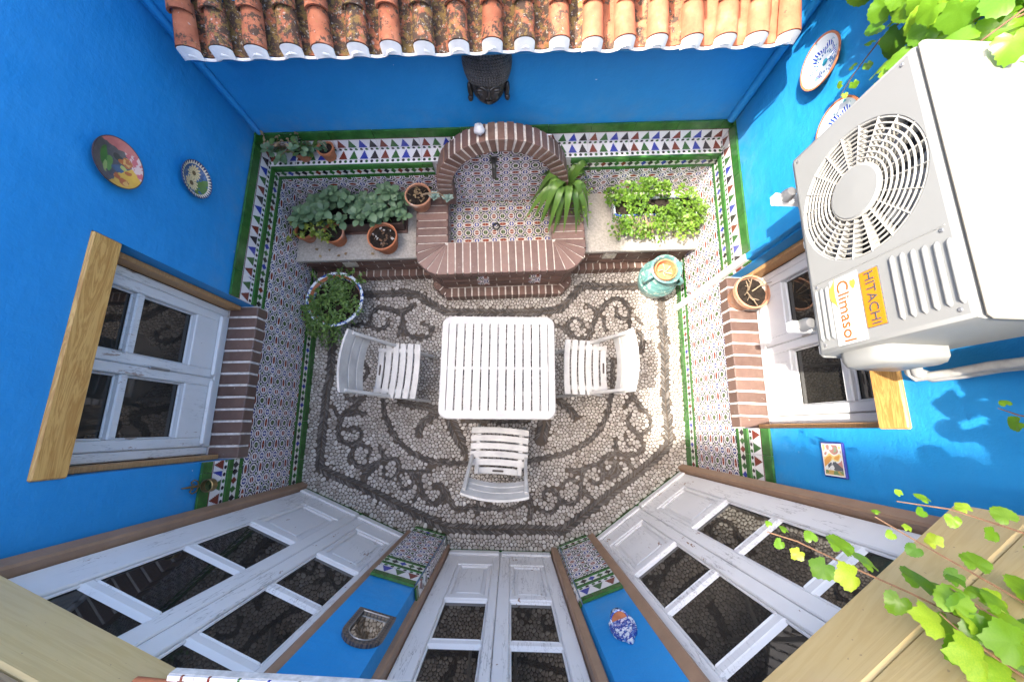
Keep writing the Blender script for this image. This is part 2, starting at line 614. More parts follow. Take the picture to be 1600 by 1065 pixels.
OAK_V=mat_oak('trim_oak',(.36,.19,.075),(.46,.26,.11),1,1.0,.5)
BEAM=mat_oak('pale_beam_wood',(.47,.345,.155),(.52,.395,.19),0,.5,.5,.25)
TRIM=simple('brown_trim_paint',(.30,.185,.115),.5,.12,12,.15)
PAINT=mat_paint(peel=.6); PAINT_W=mat_paint('window_white_paint',(.66,.66,.655),.42); GLASS=mat_glass()
BLACKGAP=simple('dark_gap',(.012,.010,.009),.8,.1)  # near-black backing colour stands in for shade in door and window gaps
PLASTIC=simple('white_resin',(.40,.393,.375),.42,.16,9,.05,.5)
SLAB=simple('speckled_stone_slab',(.34,.315,.275),.7,.22,70,.15,.4,world=True)
SOIL=simple('potting_soil',(.022,.016,.012),.95,.5,60,.8,.2)
WHITE=simple('white_limewash',(.78,.77,.74),.7,.08,20,.2,.3)
PVC=simple('white_conduit',(.74,.73,.69),.45,.08,10)
METAL=simple('grey_metal',(.36,.36,.36),.4,.1,20,metal=.8)
BRASS=simple('old_brass',(.30,.22,.10),.45,.25,40,metal=.85)
TWIG=simple('dry_twig',(.30,.22,.14),.85,.25,40)
STEM=simple('vine_stem',(.16,.085,.045),.8,.25,40)
GSTEM=simple('green_stem',(.11,.17,.05),.6,.2,40)

STROKES=[
  (0.045,[(-1.6,1.12),(-1.57,0.88),(-1.56,0.69),(-1.54,0.4),(-1.56,0.31),(-1.55,-0.01),(-1.54,-0.33),(-1.38,-0.4),(-1.17,-0.47),(-0.93,-0.58),(-0.68,-0.68),(-0.54,-0.74),(-0.47,-0.76),(-0.16,-0.77),(0.15,-0.76),(0.42,-0.77),(0.85,-0.46),(1.01,-0.35),(1.19,-0.21),(1.3,-0.1),(1.31,-0.01),(1.3,0.22),(1.33,0.74),(1.33,1.08),(1.33,1.26),(1.18,1.27),(0.81,1.26),(0.63,1.27),(0.51,1.13),(0.42,1.04),(0.22,1.01),(-0.17,1.0),(-0.59,1.0),(-0.74,1.08),(-0.86,1.16),(-0.94,1.17),(-1.34,1.15),(-1.6,1.12)]),
  (0.028,[(0.87,0.6),(0.86,0.38),(0.84,0.28),(0.8,0.12),(0.72,-0.01),(0.61,-0.11),(0.44,-0.19),(0.31,-0.22),(0.02,-0.27),(-0.34,-0.28),(-0.6,-0.27),(-0.75,-0.23),(-0.83,-0.18),(-0.93,-0.1),(-1.01,0.02),(-1.06,0.13),(-1.07,0.21),(-1.1,0.4),(-1.1,0.57)]),
  (0.06,[(-0.5,0.07),(-0.46,-0.02),(-0.41,-0.11)]),
  (0.033,[(-0.41,-0.11),(-0.36,-0.22)]),
  (0.038,[(-0.62,0.11),(-0.74,0.03),(-0.76,-0.06)]),
  (0.038,[(-0.93,0.2),(-0.74,0.17),(-0.61,0.14)]),
  (0.071,[(0.28,0.06),(0.25,-0.08)]),
  (0.043,[(0.41,0.23),(0.49,0.17),(0.54,0.1)]),
  (0.027,[(-0.4,0.06),(-0.12,0.06),(0.15,0.07)]),
  (0.043,[(-0.55,0.58),(-0.21,0.36),(-0.13,0.5),(0.01,0.37),(0.28,0.59)]),
  (0.043,[(-0.45,0.81),(-0.13,0.7),(0.17,0.82)]),
  (0.033,[(-1.24,0.24),(-1.31,0.16),(-1.4,0.08),(-1.42,-0.0)]),
  (0.024,[(-1.42,-0.0),(-1.42,-0.08),(-1.37,-0.13),(-1.29,-0.14),(-1.23,-0.1),(-1.23,-0.04),(-1.29,-0.01),(-1.34,-0.03)]),
  (0.019,[(-1.48,0.15),(-1.43,0.07)]),
  (0.024,[(-1.35,0.09),(-1.28,0.11),(-1.21,0.1)]),
  (0.022,[(-1.24,-0.14),(-1.15,-0.17),(-1.14,-0.22),(-1.16,-0.25)]),
  (0.024,[(-1.24,-0.14),(-1.27,-0.17),(-1.3,-0.24),(-1.25,-0.3),(-1.18,-0.32),(-1.11,-0.3),(-1.03,-0.26),(-0.93,-0.25)]),
  (0.022,[(-1.07,-0.15),(-1.04,-0.21),(-1.01,-0.25)]),
  (0.038,[(-1.07,-0.29),(-1.13,-0.35),(-1.17,-0.39)]),
  (0.016,[(-0.94,-0.25),(-0.9,-0.29),(-0.91,-0.36),(-0.95,-0.41),(-0.99,-0.4),(-1.02,-0.36),(-1.01,-0.31)]),
  (0.018,[(-0.89,-0.33),(-0.81,-0.35),(-0.77,-0.4),(-0.8,-0.48),(-0.86,-0.47),(-0.88,-0.4)]),
  (0.027,[(-0.81,-0.35),(-0.74,-0.37),(-0.7,-0.49),(-0.64,-0.57),(-0.57,-0.59),(-0.53,-0.53),(-0.54,-0.45),(-0.61,-0.45)]),
  (0.024,[(-0.75,-0.35),(-0.64,-0.34)]),
  (0.022,[(-0.72,-0.5),(-0.76,-0.57)]),
  (0.027,[(-0.51,-0.47),(-0.48,-0.54),(-0.44,-0.61),(-0.38,-0.63),(-0.32,-0.6)]),
  (0.022,[(-0.25,-0.56),(-0.25,-0.66)]),
  (0.024,[(-0.32,-0.6),(-0.22,-0.62),(-0.1,-0.61)]),
  (0.024,[(-0.17,-0.56),(-0.1,-0.62),(0.02,-0.61),(0.11,-0.57)]),
  (0.03,[(0.15,-0.51),(0.17,-0.59),(0.16,-0.67)]),
  (0.022,[(0.21,-0.6),(0.3,-0.64),(0.38,-0.6),(0.39,-0.52),(0.33,-0.46),(0.27,-0.49),(0.28,-0.54)]),
  (0.024,[(0.39,-0.52),(0.43,-0.56),(0.5,-0.57),(0.56,-0.51),(0.57,-0.41),(0.61,-0.31),(0.69,-0.27),(0.74,-0.3),(0.75,-0.37),(0.7,-0.42),(0.65,-0.39)]),
  (0.022,[(0.4,-0.46),(0.46,-0.39),(0.53,-0.4)]),
  (0.027,[(0.46,-0.32),(0.56,-0.32),(0.6,-0.3)]),
  (0.027,[(0.58,-0.45),(0.62,-0.5),(0.66,-0.54)]),
  (0.027,[(0.71,-0.28),(0.77,-0.22),(0.85,-0.18),(0.95,-0.2),(1.06,-0.17),(1.09,-0.11),(1.04,-0.02),(0.99,0.02)]),
  (0.022,[(0.86,-0.24),(0.81,-0.33),(0.75,-0.35)]),
  (0.022,[(0.83,-0.23),(0.89,-0.29),(0.86,-0.35),(0.8,-0.38)]),
  (0.022,[(0.98,0.02),(0.97,0.08),(1.0,0.14)]),
  (0.022,[(0.99,0.04),(1.04,-0.02),(1.1,-0.02),(1.16,0.04),(1.15,0.12),(1.09,0.2)]),
  (0.033,[(1.1,0.17),(1.04,0.26),(1.01,0.32)]),
  (0.024,[(0.86,-0.07),(0.87,-0.17)]),
  (0.027,[(0.93,-0.22),(0.99,-0.29)]),
  (0.016,[(0.96,-0.04),(0.94,-0.09),(0.98,-0.13)]),
  (0.027,[(0.95,0.19),(1.01,0.27)]),
  (0.03,[(0.67,0.78),(0.72,0.92),(0.78,1.04),(0.86,1.12),(0.94,1.15),(1.01,1.11),(1.04,1.03)]),
  (0.022,[(1.04,1.03),(1.02,0.97),(0.96,0.96),(0.92,1.0),(0.93,1.06)]),
  (0.019,[(1.04,0.98),(1.03,0.88)]),
  (0.024,[(0.8,0.98),(0.82,0.85)]),
  (0.024,[(0.66,1.09),(0.74,1.04)]),
  (0.022,[(0.66,0.79),(0.59,0.77),(0.52,0.82),(0.49,0.89),(0.52,0.95),(0.58,0.96),(0.62,0.91),(0.61,0.86)]),
  (0.022,[(0.37,0.9),(0.45,0.86),(0.51,0.79)]),
  (0.033,[(1.11,0.84),(1.14,0.77),(1.12,0.67)]),
  (0.022,[(1.1,0.97),(1.14,0.92)]),
  (0.033,[(-0.88,1.06),(-0.97,0.99),(-1.08,1.01),(-1.19,1.03)]),
  (0.024,[(-1.19,1.03),(-1.25,0.97),(-1.25,0.89),(-1.19,0.83),(-1.11,0.85),(-1.09,0.91)]),
  (0.022,[(-1.24,0.85),(-1.32,0.88),(-1.4,0.86)]),
  (0.027,[(-0.97,0.99),(-0.97,0.89),(-0.99,0.78)]),
  (0.024,[(-0.95,0.87),(-0.91,0.79),(-0.81,0.75),(-0.72,0.78),(-0.69,0.85)]),
  (0.022,[(-0.79,0.89),(-0.72,0.86)]),
  (0.027,[(-1.3,0.56),(-1.24,0.5),(-1.23,0.44),(-1.27,0.38)]),
  (0.027,[(-1.4,0.29),(-1.35,0.21),(-1.28,0.23)]),
]
# ---------------------------------------------------------------- ground and pebble mosaic
def build_ground():
    mb=MB(); mb.add([(-30,-30,0),(30,-30,0),(30,30,0),(-30,30,0)],[(0,1,2,3)])
    m=Mat('floor_mortar',.9,.2); P=m.pos()
    n=m.noise(P,3,5,.6); f=m.noise(P,90,3,.6)
    m.color(m.ramp(n*.7+f*.3,[(.3,(.060,.048,.038)),(.6,(.105,.085,.068)),(.8,(.15,.122,.098))])); m.bump(f,.5,.004)
    g=put('ground',mb.mesh('ground',m.m)); g['kind']='structure'
    return g
GROUND=build_ground()

def seg_dist(P,a,b):
    a=np.array(a); b=np.array(b); d=b-a; L=max(d@d,1e-12)
    t=np.clip(((P-a)@d)/L,0,1)
    q=a+t[:,None]*d
    return np.hypot(*(P-q).T)

def smooth_line(pts,step=.012):
    pts=[np.array(p,float) for p in pts]
    if len(pts)>2:
        out=[]
        for i in range(len(pts)-1):
            p0=pts[max(i-1,0)]; p1=pts[i]; p2=pts[i+1]; p3=pts[min(i+2,len(pts)-1)]
            for t in np.linspace(0,1,6,endpoint=False):
                out.append(.5*((2*p1)+(-p0+p2)*t+(2*p0-5*p1+4*p2-p3)*t*t+(-p0+3*p1-3*p2+p3)*t**3))
        out.append(pts[-1]); pts=out
    d=[0]
    for i in range(1,len(pts)): d.append(d[-1]+np.hypot(*(pts[i]-pts[i-1])))
    n=max(2,int(d[-1]/step))
    s=np.linspace(0,d[-1],n)
    A=np.array(pts)
    return np.stack([np.interp(s,d,A[:,0]),np.interp(s,d,A[:,1])],-1)

def in_floor(P):
    x,y=P[:,0],P[:,1]
    ok=(x>-1.69-.0331*y+.01)&(x<1.452+.0254*y-.01)&(y<1.42+.053*x)
    for F,o in ((DL,.012),(DC,.012),(DR,.012)):
        ok&=((P-np.array(F.o))@np.array(F.n))>o
    for F in (PLF,PRF):
        s=(P-np.array(F.o))@np.array(F.t); n=(P-np.array(F.o))@np.array(F.n)
        ok&=~((n<.012)&(s>-.03)&(s<.26))
    ok&=~((x>-.60)&(x<.38)&(y>1.15+.04*x))
    return ok

def build_pebbles():
    rng=np.random.default_rng(11)
    sp=.0288
    gx=np.arange(-1.75,1.55,sp); gy=np.arange(-1.0,1.45,sp*.87)
    X,Y=np.meshgrid(gx,gy); X=X+(np.arange(len(gy))%2)[:,None]*sp*.5
    P=np.stack([X.ravel(),Y.ravel()],-1)+rng.normal(0,sp*.24,(X.size,2))
    P=P[in_floor(P)]
    dmin=np.full(len(P),9.0)
    lines=[]
    for k,(hw,pts) in enumerate(STROKES):
        hw=hw*.86
        ln=smooth_line(pts) if k else smooth_line_straight(pts)
        lines.append((hw,ln,k==0))
        for i in range(0,len(ln)-1,3):
            j=min(i+3,len(ln)-1)
            near=np.abs(P-ln[i]).max(1)<.16
            if near.any():
                d=seg_dist(P[near],ln[i],ln[j])-hw
                dmin[near]=np.minimum(dmin[near],d)
    P=P[dmin>.004]; dmin=dmin[dmin>.004]
    # Voronoi cells, shrunk and rounded to pebbles
    cell={}
    for i,p in enumerate(P): cell.setdefault((int(p[0]//.06),int(p[1]//.06)),[]).append(i)
    vs=[];fs=[];tint=[]
    octo=[(math.cos(a),math.sin(a)) for a in np.linspace(0,2*math.pi,9)[:-1]]
    for i,(px,py) in enumerate(P):
        rr=rng.uniform(.024,.031); rr=min(rr,max(.011,float(dmin[i])+.010)); el=rng.uniform(.8,1.15); an=rng.uniform(0,3.14)
        ca,sa=math.cos(an),math.sin(an)
        poly=[(px+rr*(ca*c*el-sa*s/el),py+rr*(sa*c*el+ca*s/el)) for c,s in octo]
        kx,ky=int(px//.06),int(py//.06)
        for ax in (-1,0,1):
            for ay in (-1,0,1):
                for j in cell.get((kx+ax,ky+ay),()):
                    if j==i: continue
                    qx,qy=P[j]; dx,dy=qx-px,qy-py; dd=dx*dx+dy*dy
                    if dd>.0036: continue
                    mx,my=(px+qx)/2,(py+qy)/2
                    new=[]; n=len(poly)
                    for k in range(n):
                        a=poly[k]; b=poly[(k+1)%n]
                        da=(a[0]-mx)*dx+(a[1]-my)*dy; db=(b[0]-mx)*dx+(b[1]-my)*dy
                        if da<=0: new.append(a)
                        if (da<0)!=(db<0) and da!=db:
                            t=da/(da-db); new.append((a[0]+(b[0]-a[0])*t,a[1]+(b[1]-a[1])*t))
                    poly=new
                    if len(poly)<3: break
                if len(poly)<3: break
            if len(poly)<3: break
        if len(poly)<3: continue
        cx=sum(p[0] for p in poly)/len(poly); cy=sum(p[1] for p in poly)/len(poly)
        rm=max(math.hypot(p[0]-cx,p[1]-cy) for p in poly)
        if rm<.006: continue
        k=max(.5,1-.0026/rm)
        poly=[(cx+(p[0]-cx)*k,cy+(p[1]-cy)*k) for p in poly]
        n=len(poly); ch=[]
        for q in range(n):
            a=poly[q]; b=poly[(q+1)%n]
            ch.append((a[0]*.72+b[0]*.28,a[1]*.72+b[1]*.28)); ch.append((a[0]*.28+b[0]*.72,a[1]*.28+b[1]*.72))
        n=len(ch); b0=len(vs); h=rng.uniform(.006,.011); tx,ty=rng.normal(0,.10,2)
        for sc,z in ((1.0,-.001),(.93,h*.55),(.62,h)):
            for x,y in ch:
                ox,oy=(x-cx)*sc,(y-cy)*sc
                vs.append((cx+ox,cy+oy,z+(ox*tx+oy*ty if z>0 else 0)))
        for r in (0,1):
            for q in range(n):
                fs.append((b0+r*n+q,b0+r*n+(q+1)%n,b0+(r+1)*n+(q+1)%n,b0+(r+1)*n+q))
        fs.append(tuple(b0+2*n+q for q in range(n)))
        tint.extend([float(rng.beta(2.2,2.0))]*(3*n))
    me=bpy.data.meshes.new('pebbles'); me.from_pydata(vs,[],fs)
    at=me.attributes.new('tint','FLOAT','POINT'); at.data.foreach_set('value',tint)
    me.polygons.foreach_set('use_smooth',[True]*len(fs))
    m=Mat('pale_pebble',.55,.35)
    P_=m.pos(); t=m.attr('tint'); n=m.noise(P_,70,4,.6); dn=m.noise(P_,2.2,4,.6)
    c=m.ramp((t*.8+n*.3-.05).clamp(),[(.05,(.17,.145,.12)),(.3,(.33,.30,.265)),(.6,(.42,.393,.355)),(.95,(.56,.535,.495))])
    c=m.mix(dn.ss(.50,.80)*.40,c,(.24,.18,.12))
    m.color(c); m.bump(n,.2,.003)
    me.materials.append(m.m)
    o=put('pebbles',me,None,GROUND); o['kind']='stuff'; o['label']='pale rounded pebbles set in dark mortar across the courtyard'
    # dark slivers on edge
    vs=[];fs=[];tint=[]
    def sliver(x,y,an,L,W,h):
        c,s=math.cos(an),math.sin(an); b0=len(vs)
        base=[(-.5,0),(-.38,-.5),(.30,-.5),(.5,0),(.38,.5),(-.30,.5)]
        for sc,z in ((1.0,-.001),(.72,h)):
            for u,v in base:
                u*=L*sc; v*=W*sc
                vs.append((x+u*c-v*s,y+u*s+v*c,z))
        n=6
        for q in range(n): fs.append((b0+q,b0+(q+1)%n,b0+n+(q+1)%n,b0+n+q))
        fs.append(tuple(b0+n+q for q in range(n)))
        tint.extend([float(rng.random())]*12)
    for hw,ln,band in lines:
        T=np.gradient(ln,axis=0); T/=np.maximum(np.hypot(*T.T)[:,None],1e-9)
        step=.0115
        L=np.concatenate([[0],np.cumsum(np.hypot(*(ln[1:]-ln[:-1]).T))])
        if hw>.030:
            for s in np.arange(0,L[-1],step):
                i=min(int(np.searchsorted(L,s)),len(ln)-1)
                tx,ty=T[i]; nx,ny=-ty,tx
                for sd in (-1,1):
                    rows=1 if hw<.05 else 1
                    an=math.atan2(ty,tx)+sd*R(38)+rng.normal(0,.10)
                    ln_=hw/math.sin(R(38))*.92*rng.uniform(.85,1.08)
                    ln_=min(ln_,.062)
                    sliver(ln[i][0]+nx*sd*hw*.5+rng.normal(0,.002),ln[i][1]+ny*sd*hw*.5+rng.normal(0,.002),an,ln_,.0085*rng.uniform(.75,1.2),rng.uniform(.005,.0095))
        else:
            nrow=max(2,int(round(hw*2/.0105)))
            for r in range(nrow):
                off=-hw+(r+.5)*2*hw/nrow
                s=rng.uniform(0,.03)
                while s<L[-1]:
                    i=min(int(np.searchsorted(L,s)),len(ln)-1)
                    tx,ty=T[i]; l_=rng.uniform(.026,.046)
                    sliver(ln[i][0]-ty*off,ln[i][1]+tx*off,math.atan2(ty,tx)+rng.normal(0,.22),l_,.0088*rng.uniform(.75,1.2),rng.uniform(.005,.0095))
                    s+=l_*.95
    me=bpy.data.meshes.new('dark_stones'); me.from_pydata(vs,[],fs)
    at=me.attributes.new('tint','FLOAT','POINT'); at.data.foreach_set('value',tint)
    m=Mat('dark_slate_stone',.6,.35)
    P_=m.pos(); t=m.attr('tint'); n=m.noise(P_,60,4,.6); wear=m.noise(P_,1.4,4,.65)
    c=m.ramp((t*.8+n*.25-.02).clamp(),[(.05,(.024,.022,.022)),(.5,(.068,.062,.057)),(.95,(.19,.172,.155))])
    c=m.mix(wear.ss(.45,.70)*.50,c,(.17,.148,.125))
    m.color(c)
    me.materials.append(m.m)
    o=put('dark_stones',me,None,GROUND); o['kind']='stuff'; o['label']='dark stone slivers set on edge in herringbone bands and scrolls'

def smooth_line_straight(pts,step=.012):
    pts=[np.array(p,float) for p in pts]; d=[0]
    for i in range(1,len(pts)): d.append(d[-1]+np.hypot(*(pts[i]-pts[i-1])))
    s=np.linspace(0,d[-1],int(d[-1]/step)); A=np.array(pts)
    return np.stack([np.interp(s,d,A[:,0]),np.interp(s,d,A[:,1])],-1)
build_pebbles()

# ---------------------------------------------------------------- tiles on walls
_tm={}
def tile_mesh(kind,w,h,d):
    key=(kind,round(w,3),round(h,3),round(d,4))
    if key in _tm: return _tm[key]
    g=.0008; b=.002
    x0,x1,y0,y1=g,w-g,g,h-g
    vs=[(x0,y0,0),(x1,y0,0),(x1,y1,0),(x0,y1,0),(x0,y0,d-b*.6),(x1,y0,d-b*.6),(x1,y1,d-b*.6),(x0,y1,d-b*.6),
        (x0+b,y0+b,d),(x1-b,y0+b,d),(x1-b,y1-b,d),(x0+b,y1-b,d)]
    fs=[(0,1,5,4),(1,2,6,5),(2,3,7,6),(3,0,4,7),(4,5,9,8),(5,6,10,9),(6,7,11,10),(7,4,8,11),(8,9,10,11)]
    mb=MB(); mb.add(vs,fs)
    mat={'green':GREEN,'trees':TREES,'loz':LOZ,'field':FIELD,'basin':FIELD_BASIN}[kind]
    _tm[key]=mb.mesh(kind+'_tile',mat)
    return _tm[key]
_tn={'green':'green_tile','trees':'border_tile','loz':'lozenge_tile','field':'patterned_tile','basin':'basin_tile'}
def tile_row(parent,F,kind,s0,s1,z0,z1,pitch,off,phase=0.0,d=.008,hfull=None,skip=None):
    """lay tiles along s between s0 and s1; end tiles are cut"""
    s=s0-phase
    k=0
    while s<s1-.004:
        a=max(s,s0); b=min(s+pitch,s1)
        if b-a>.006 and not (skip and any(a>=q0-.001 and b<=q1+.001 for q0,q1 in skip)):
            segs=[(a,b)]
            if skip:
                for q0,q1 in skip:
                    new=[]
                    for x,y in segs:
                        if y<=q0 or x>=q1: new.append((x,y)); continue
                        if x<q0-.004: new.append((x,q0))
                        if y>q1+.004: new.append((q1,y))
                    segs=new
            for x,y in segs:
                put(_tn[kind],tile_mesh(kind,y-x,z1-z0,d),None,parent,F.M(x,z0+rnd.uniform(-.0006,.0006),off+rnd.uniform(0,.0009))@Euler((rnd.uniform(-.006,.006),rnd.uniform(-.006,.006),rnd.uniform(-.003,.003))).to_matrix().to_4x4())
        s+=pitch; k+=1
def dado(parent,F,s0,s1,off,holes=(),ztop=1.042,back=False,phase=.07):
    """the tiled dado of a side wall; holes=[(s0,s1)] blocked above z .72"""
    hs=list(holes)
    tile_row(parent,F,'green',s0,s1,0,.08,.30,off,phase,.014)
    tile_row(parent,F,'loz',s0,s1,.082,.144,.30,off,phase)
    tile_row(parent,F,'green',s0,s1,.146,.178,.30,off,phase,.011)
    z=.18; zt=.717
    while z<zt-.005:
        z1=min(z+.145,zt)
        tile_row(parent,F,'field',s0,s1,z,z1,.145,off,phase)
        z=z1
    tile_row(parent,F,'green',s0,s1,.719,.747,.30,off,phase,.011,skip=hs)
    tile_row(parent,F,'loz',s0,s1,.749,.806,.30,off,phase,skip=hs)
    tile_row(parent,F,'green',s0,s1,.808,.848,.30,off,phase,.016,skip=hs)
    if not back:
        tile_row(parent,F,'trees',s0,s1,.850,.968,.30,off,phase,skip=hs)
        tile_row(parent,F,'green',s0,s1,.970,ztop,.30,off,phase,.013,skip=hs)

def wall_mesh(F,rects,thick=.3,holes=(),mat=None,zones=()):
    """front faces for rects (s0,s1,z0,z1), with reveals round the holes"""
    mb=MB()
    for s0,s1,z0,z1 in rects:
        n=max(1,int((s1-s0)/.6)); 
        mb.add([F.p(s0,z0),F.p(s1,z0),F.p(s1,z1),F.p(s0,z1)],[(0,1,2,3)])
    for s0,s1,z0,z1 in holes:
        a=[F.p(s0,z0),F.p(s1,z0),F.p(s1,z1),F.p(s0,z1)]; b=[F.p(s0,z0,-thick),F.p(s1,z0,-thick),F.p(s1,z1,-thick),F.p(s0,z1,-thick)]
        for i in range(4):
            j=(i+1)%4
            mb.add([a[i],b[i],b[j],a[j]],[(0,1,2,3)])
    return mb

# left wall: window opening s -.205 .. .765
LW=(-.205,.765); RW=(-1.03,-.025)   # window openings along s
def grout_panel(parent,F,rects,off):
    mb=MB()
    for s0,s1,z0,z1 in rects:
        mb.add([F.p(s0,z0,off),F.p(s1,z0,off),F.p(s1,z1,off),F.p(s0,z1,off)],[(0,1,2,3)])
        for (a,b) in ((s0,z1),(s1,z1)): pass
    put('grout',mb.mesh('grout',GROUT),None,parent)

mb=wall_mesh(FL,[(-1.4,LW[0],0,3.2),(LW[1],2.6,0,3.2),(LW[0],LW[1],0,.80),(LW[0],LW[1],1.80,3.2)],.26,[(LW[0],LW[1],.80,1.80)])
# the wall is a solid block: top, ends and back face
for s0,s1,z1 in ((-1.4,2.6,3.2),):
    mb.add([FL.p(s0,z1),FL.p(s1,z1),FL.p(s1,z1,-.5),FL.p(s0,z1,-.5)],[(0,1,2,3)])
    mb.add([FL.p(s0,0,-.5),FL.p(s0,z1,-.5),FL.p(s1,z1,-.5),FL.p(s1,0,-.5)],[(0,1,2,3)])
    mb.add([FL.p(s1,0),FL.p(s1,0,-.5),FL.p(s1,z1,-.5),FL.p(s1,z1)],[(0,1,2,3)])
    mb.add([FL.p(s0,0),FL.p(s0,z1),FL.p(s0,z1,-.5),FL.p(s0,0,-.5)],[(0,1,2,3)])
LEFT=tag(put('courtyard_wall',mb.mesh('left_wall',PLASTER)),'tall blue plastered wall at the left carrying the painted plate and the sunflower plate','wall')
grout_panel(LEFT,FL,[(-.46,LW[0],.0,1.036),(LW[0],LW[1],0,.78),(LW[1],1.93,0,1.036)],.004)
dado(LEFT,FL,-.455,1.925,.005,[LW],phase=.11)
# tiles turned into the window reveal
tile_row(LEFT,Frame(FL.p(LW[1],0).xy,FL.n*-1),'trees',.006,.10,.850,.968,.30,.001)
tile_row(LEFT,Frame(FL.p(LW[1],0).xy,FL.n*-1),'green',.006,.10,.970,1.036,.30,.001)

mb=wall_mesh(FR,[(RW[1],.75,0,3.1),(-2.6,RW[0],0,3.1),(RW[0],RW[1],0,.80),(RW[0],RW[1],1.80,3.1)],.26,[(RW[0],RW[1],.80,1.80)])
mb.add([FR.p(-2.6,3.1),FR.p(.75,3.1),FR.p(.75,3.1,-.5),FR.p(-2.6,3.1,-.5)],[(0,1,2,3)])
mb.add([FR.p(-2.6,0,-.5),FR.p(-2.6,3.1,-.5),FR.p(.75,3.1,-.5),FR.p(.75,0,-.5)],[(0,1,2,3)])
RIGHT=tag(put('courtyard_wall',mb.mesh('right_wall',PLASTER)),'blue plastered wall at the right, half in sun, behind the air conditioner','wall')
grout_panel(RIGHT,FR,[(RW[1],.29,.0,1.036),(RW[0],RW[1],0,.78),(-2.07,RW[0],0,1.036)],.004)
dado(RIGHT,FR,-2.065,.285,.005,[RW],phase=.21)

# back wall with the tiled ledge
mb=wall_mesh(FB,[(-1.85,1.6,0,2.5)],.26)
mb.add([FB.p(-1.85,2.5),FB.p(1.6,2.5),FB.p(1.6,2.5,-.5),FB.p(-1.85,2.5,-.5)],[(0,1,2,3)])
mb.add([FB.p(-1.85,0,-.5),FB.p(-1.85,2.5,-.5),FB.p(1.6,2.5,-.5),FB.p(1.6,0,-.5)],[(0,1,2,3)])
BACK=tag(put('courtyard_wall',mb.mesh('back_wall',PLASTER)),'shaded blue plastered back wall with the black head mask under the eave','wall')
mb=MB()
pl=[FB.p(-1.79,0,.116),FB.p(1.53,0,.116),FB.p(1.53,.852,.116),FB.p(-1.79,.852,.116),FB.p(1.53,.852,.001),FB.p(-1.79,.852,.001)]
mb.add(pl,[(0,1,2,3),(3,2,4,5)])
mb.add([FB.p(-1.79,.85,.002),FB.p(1.53,.85,.002),FB.p(1.53,1.037,.002),FB.p(-1.79,1.037,.002)],[(0,1,2,3)])
put('ledge_core',mb.mesh('ledge_core',GROUT),None,BACK)
S0,S1=-1.775,1.51
ARCH=(-.60,.40)
for k in range(1):
    z=.42
    while z<.717-.005:
        z1=min(z+.145,.717); tile_row(BACK,FB,'field',S0,S1,z,z1,.145,.117,.06,skip=[(-.50,.30)]); z=z1
    for kind,a,b,d in (('green',.719,.747,.011),('loz',.749,.806,.008),('green',.808,.850,.018)):
        tile_row(BACK,FB,kind,S0,S1,a,b,.30,.117,.10,d,skip=[ARCH])
    tile_row(BACK,FB,'trees',S0,S1,.853,.968,.30,.003,.10)
    tile_row(BACK,FB,'green',S0,S1,.970,1.040,.30,.003,.10,.014)
# tiles lying on the ledge
s=S0-.10
while s<S1-.004:
    a=max(s,S0); b=min(s+.30,S1)
    Mx=FB.M(a,.8525,.120); Mx=Mx@Matrix.Rotation(-math.pi/2,4,'X')
    put('border_tile',tile_mesh('trees',b-a,.116,.008),None,BACK,Mx)
    s+=.30
# painted pipes in the corners
def pipe(name,F,s,z0,z1,r,off,mat,label,cat):
    mb=MB(); mb.tube([F.p(s,z0,off),F.p(s,z1,off)],r,12)
    o=put(name,smooth_by_angle(mb.mesh(name,mat)))
    return tag(o,label,cat)
pipe('corner_pipe',FB,-1.722,1.045,2.45,.018,.010,PLASTER,'blue painted drainpipe running up the far left corner','pipe')
pipe('corner_pipe',FB,1.472,1.045,2.45,.026,.012,PLASTER,'blue painted drainpipe up the far right corner','pipe')
def conduit():
    r=root('conduit',FR.p(-1.06,0,0),'white conduit up the tiled right wall, painted blue above the tiles','pipe')
    mb=MB(); M=FR.M(-1.062,0,.014); mb.cbox(-.021,.021,.004,1.04,0,.034,.004,M=M)
    put('lower_length',mb.mesh('conduit_lower',PVC),None,r)
    mb=MB(); mb.cbox(-.021,.021,1.042,3.05,-.016,.028,.004,M=M)
    put('upper_length',mb.mesh('conduit_upper',PLASTER),None,r)
conduit()
mb=MB(); mb.lathe([(0,.03),(.017,.03),(.021,.024),(.021,.0),(.028,.0)],16,M=FR.M(-1.142,.275,.014))
tag(put('pipe_outlet',smooth_by_angle(mb.mesh('pipe_outlet',WHITE))),'small white round outlet cap on the patterned tiles beside the conduit','outlet cap')
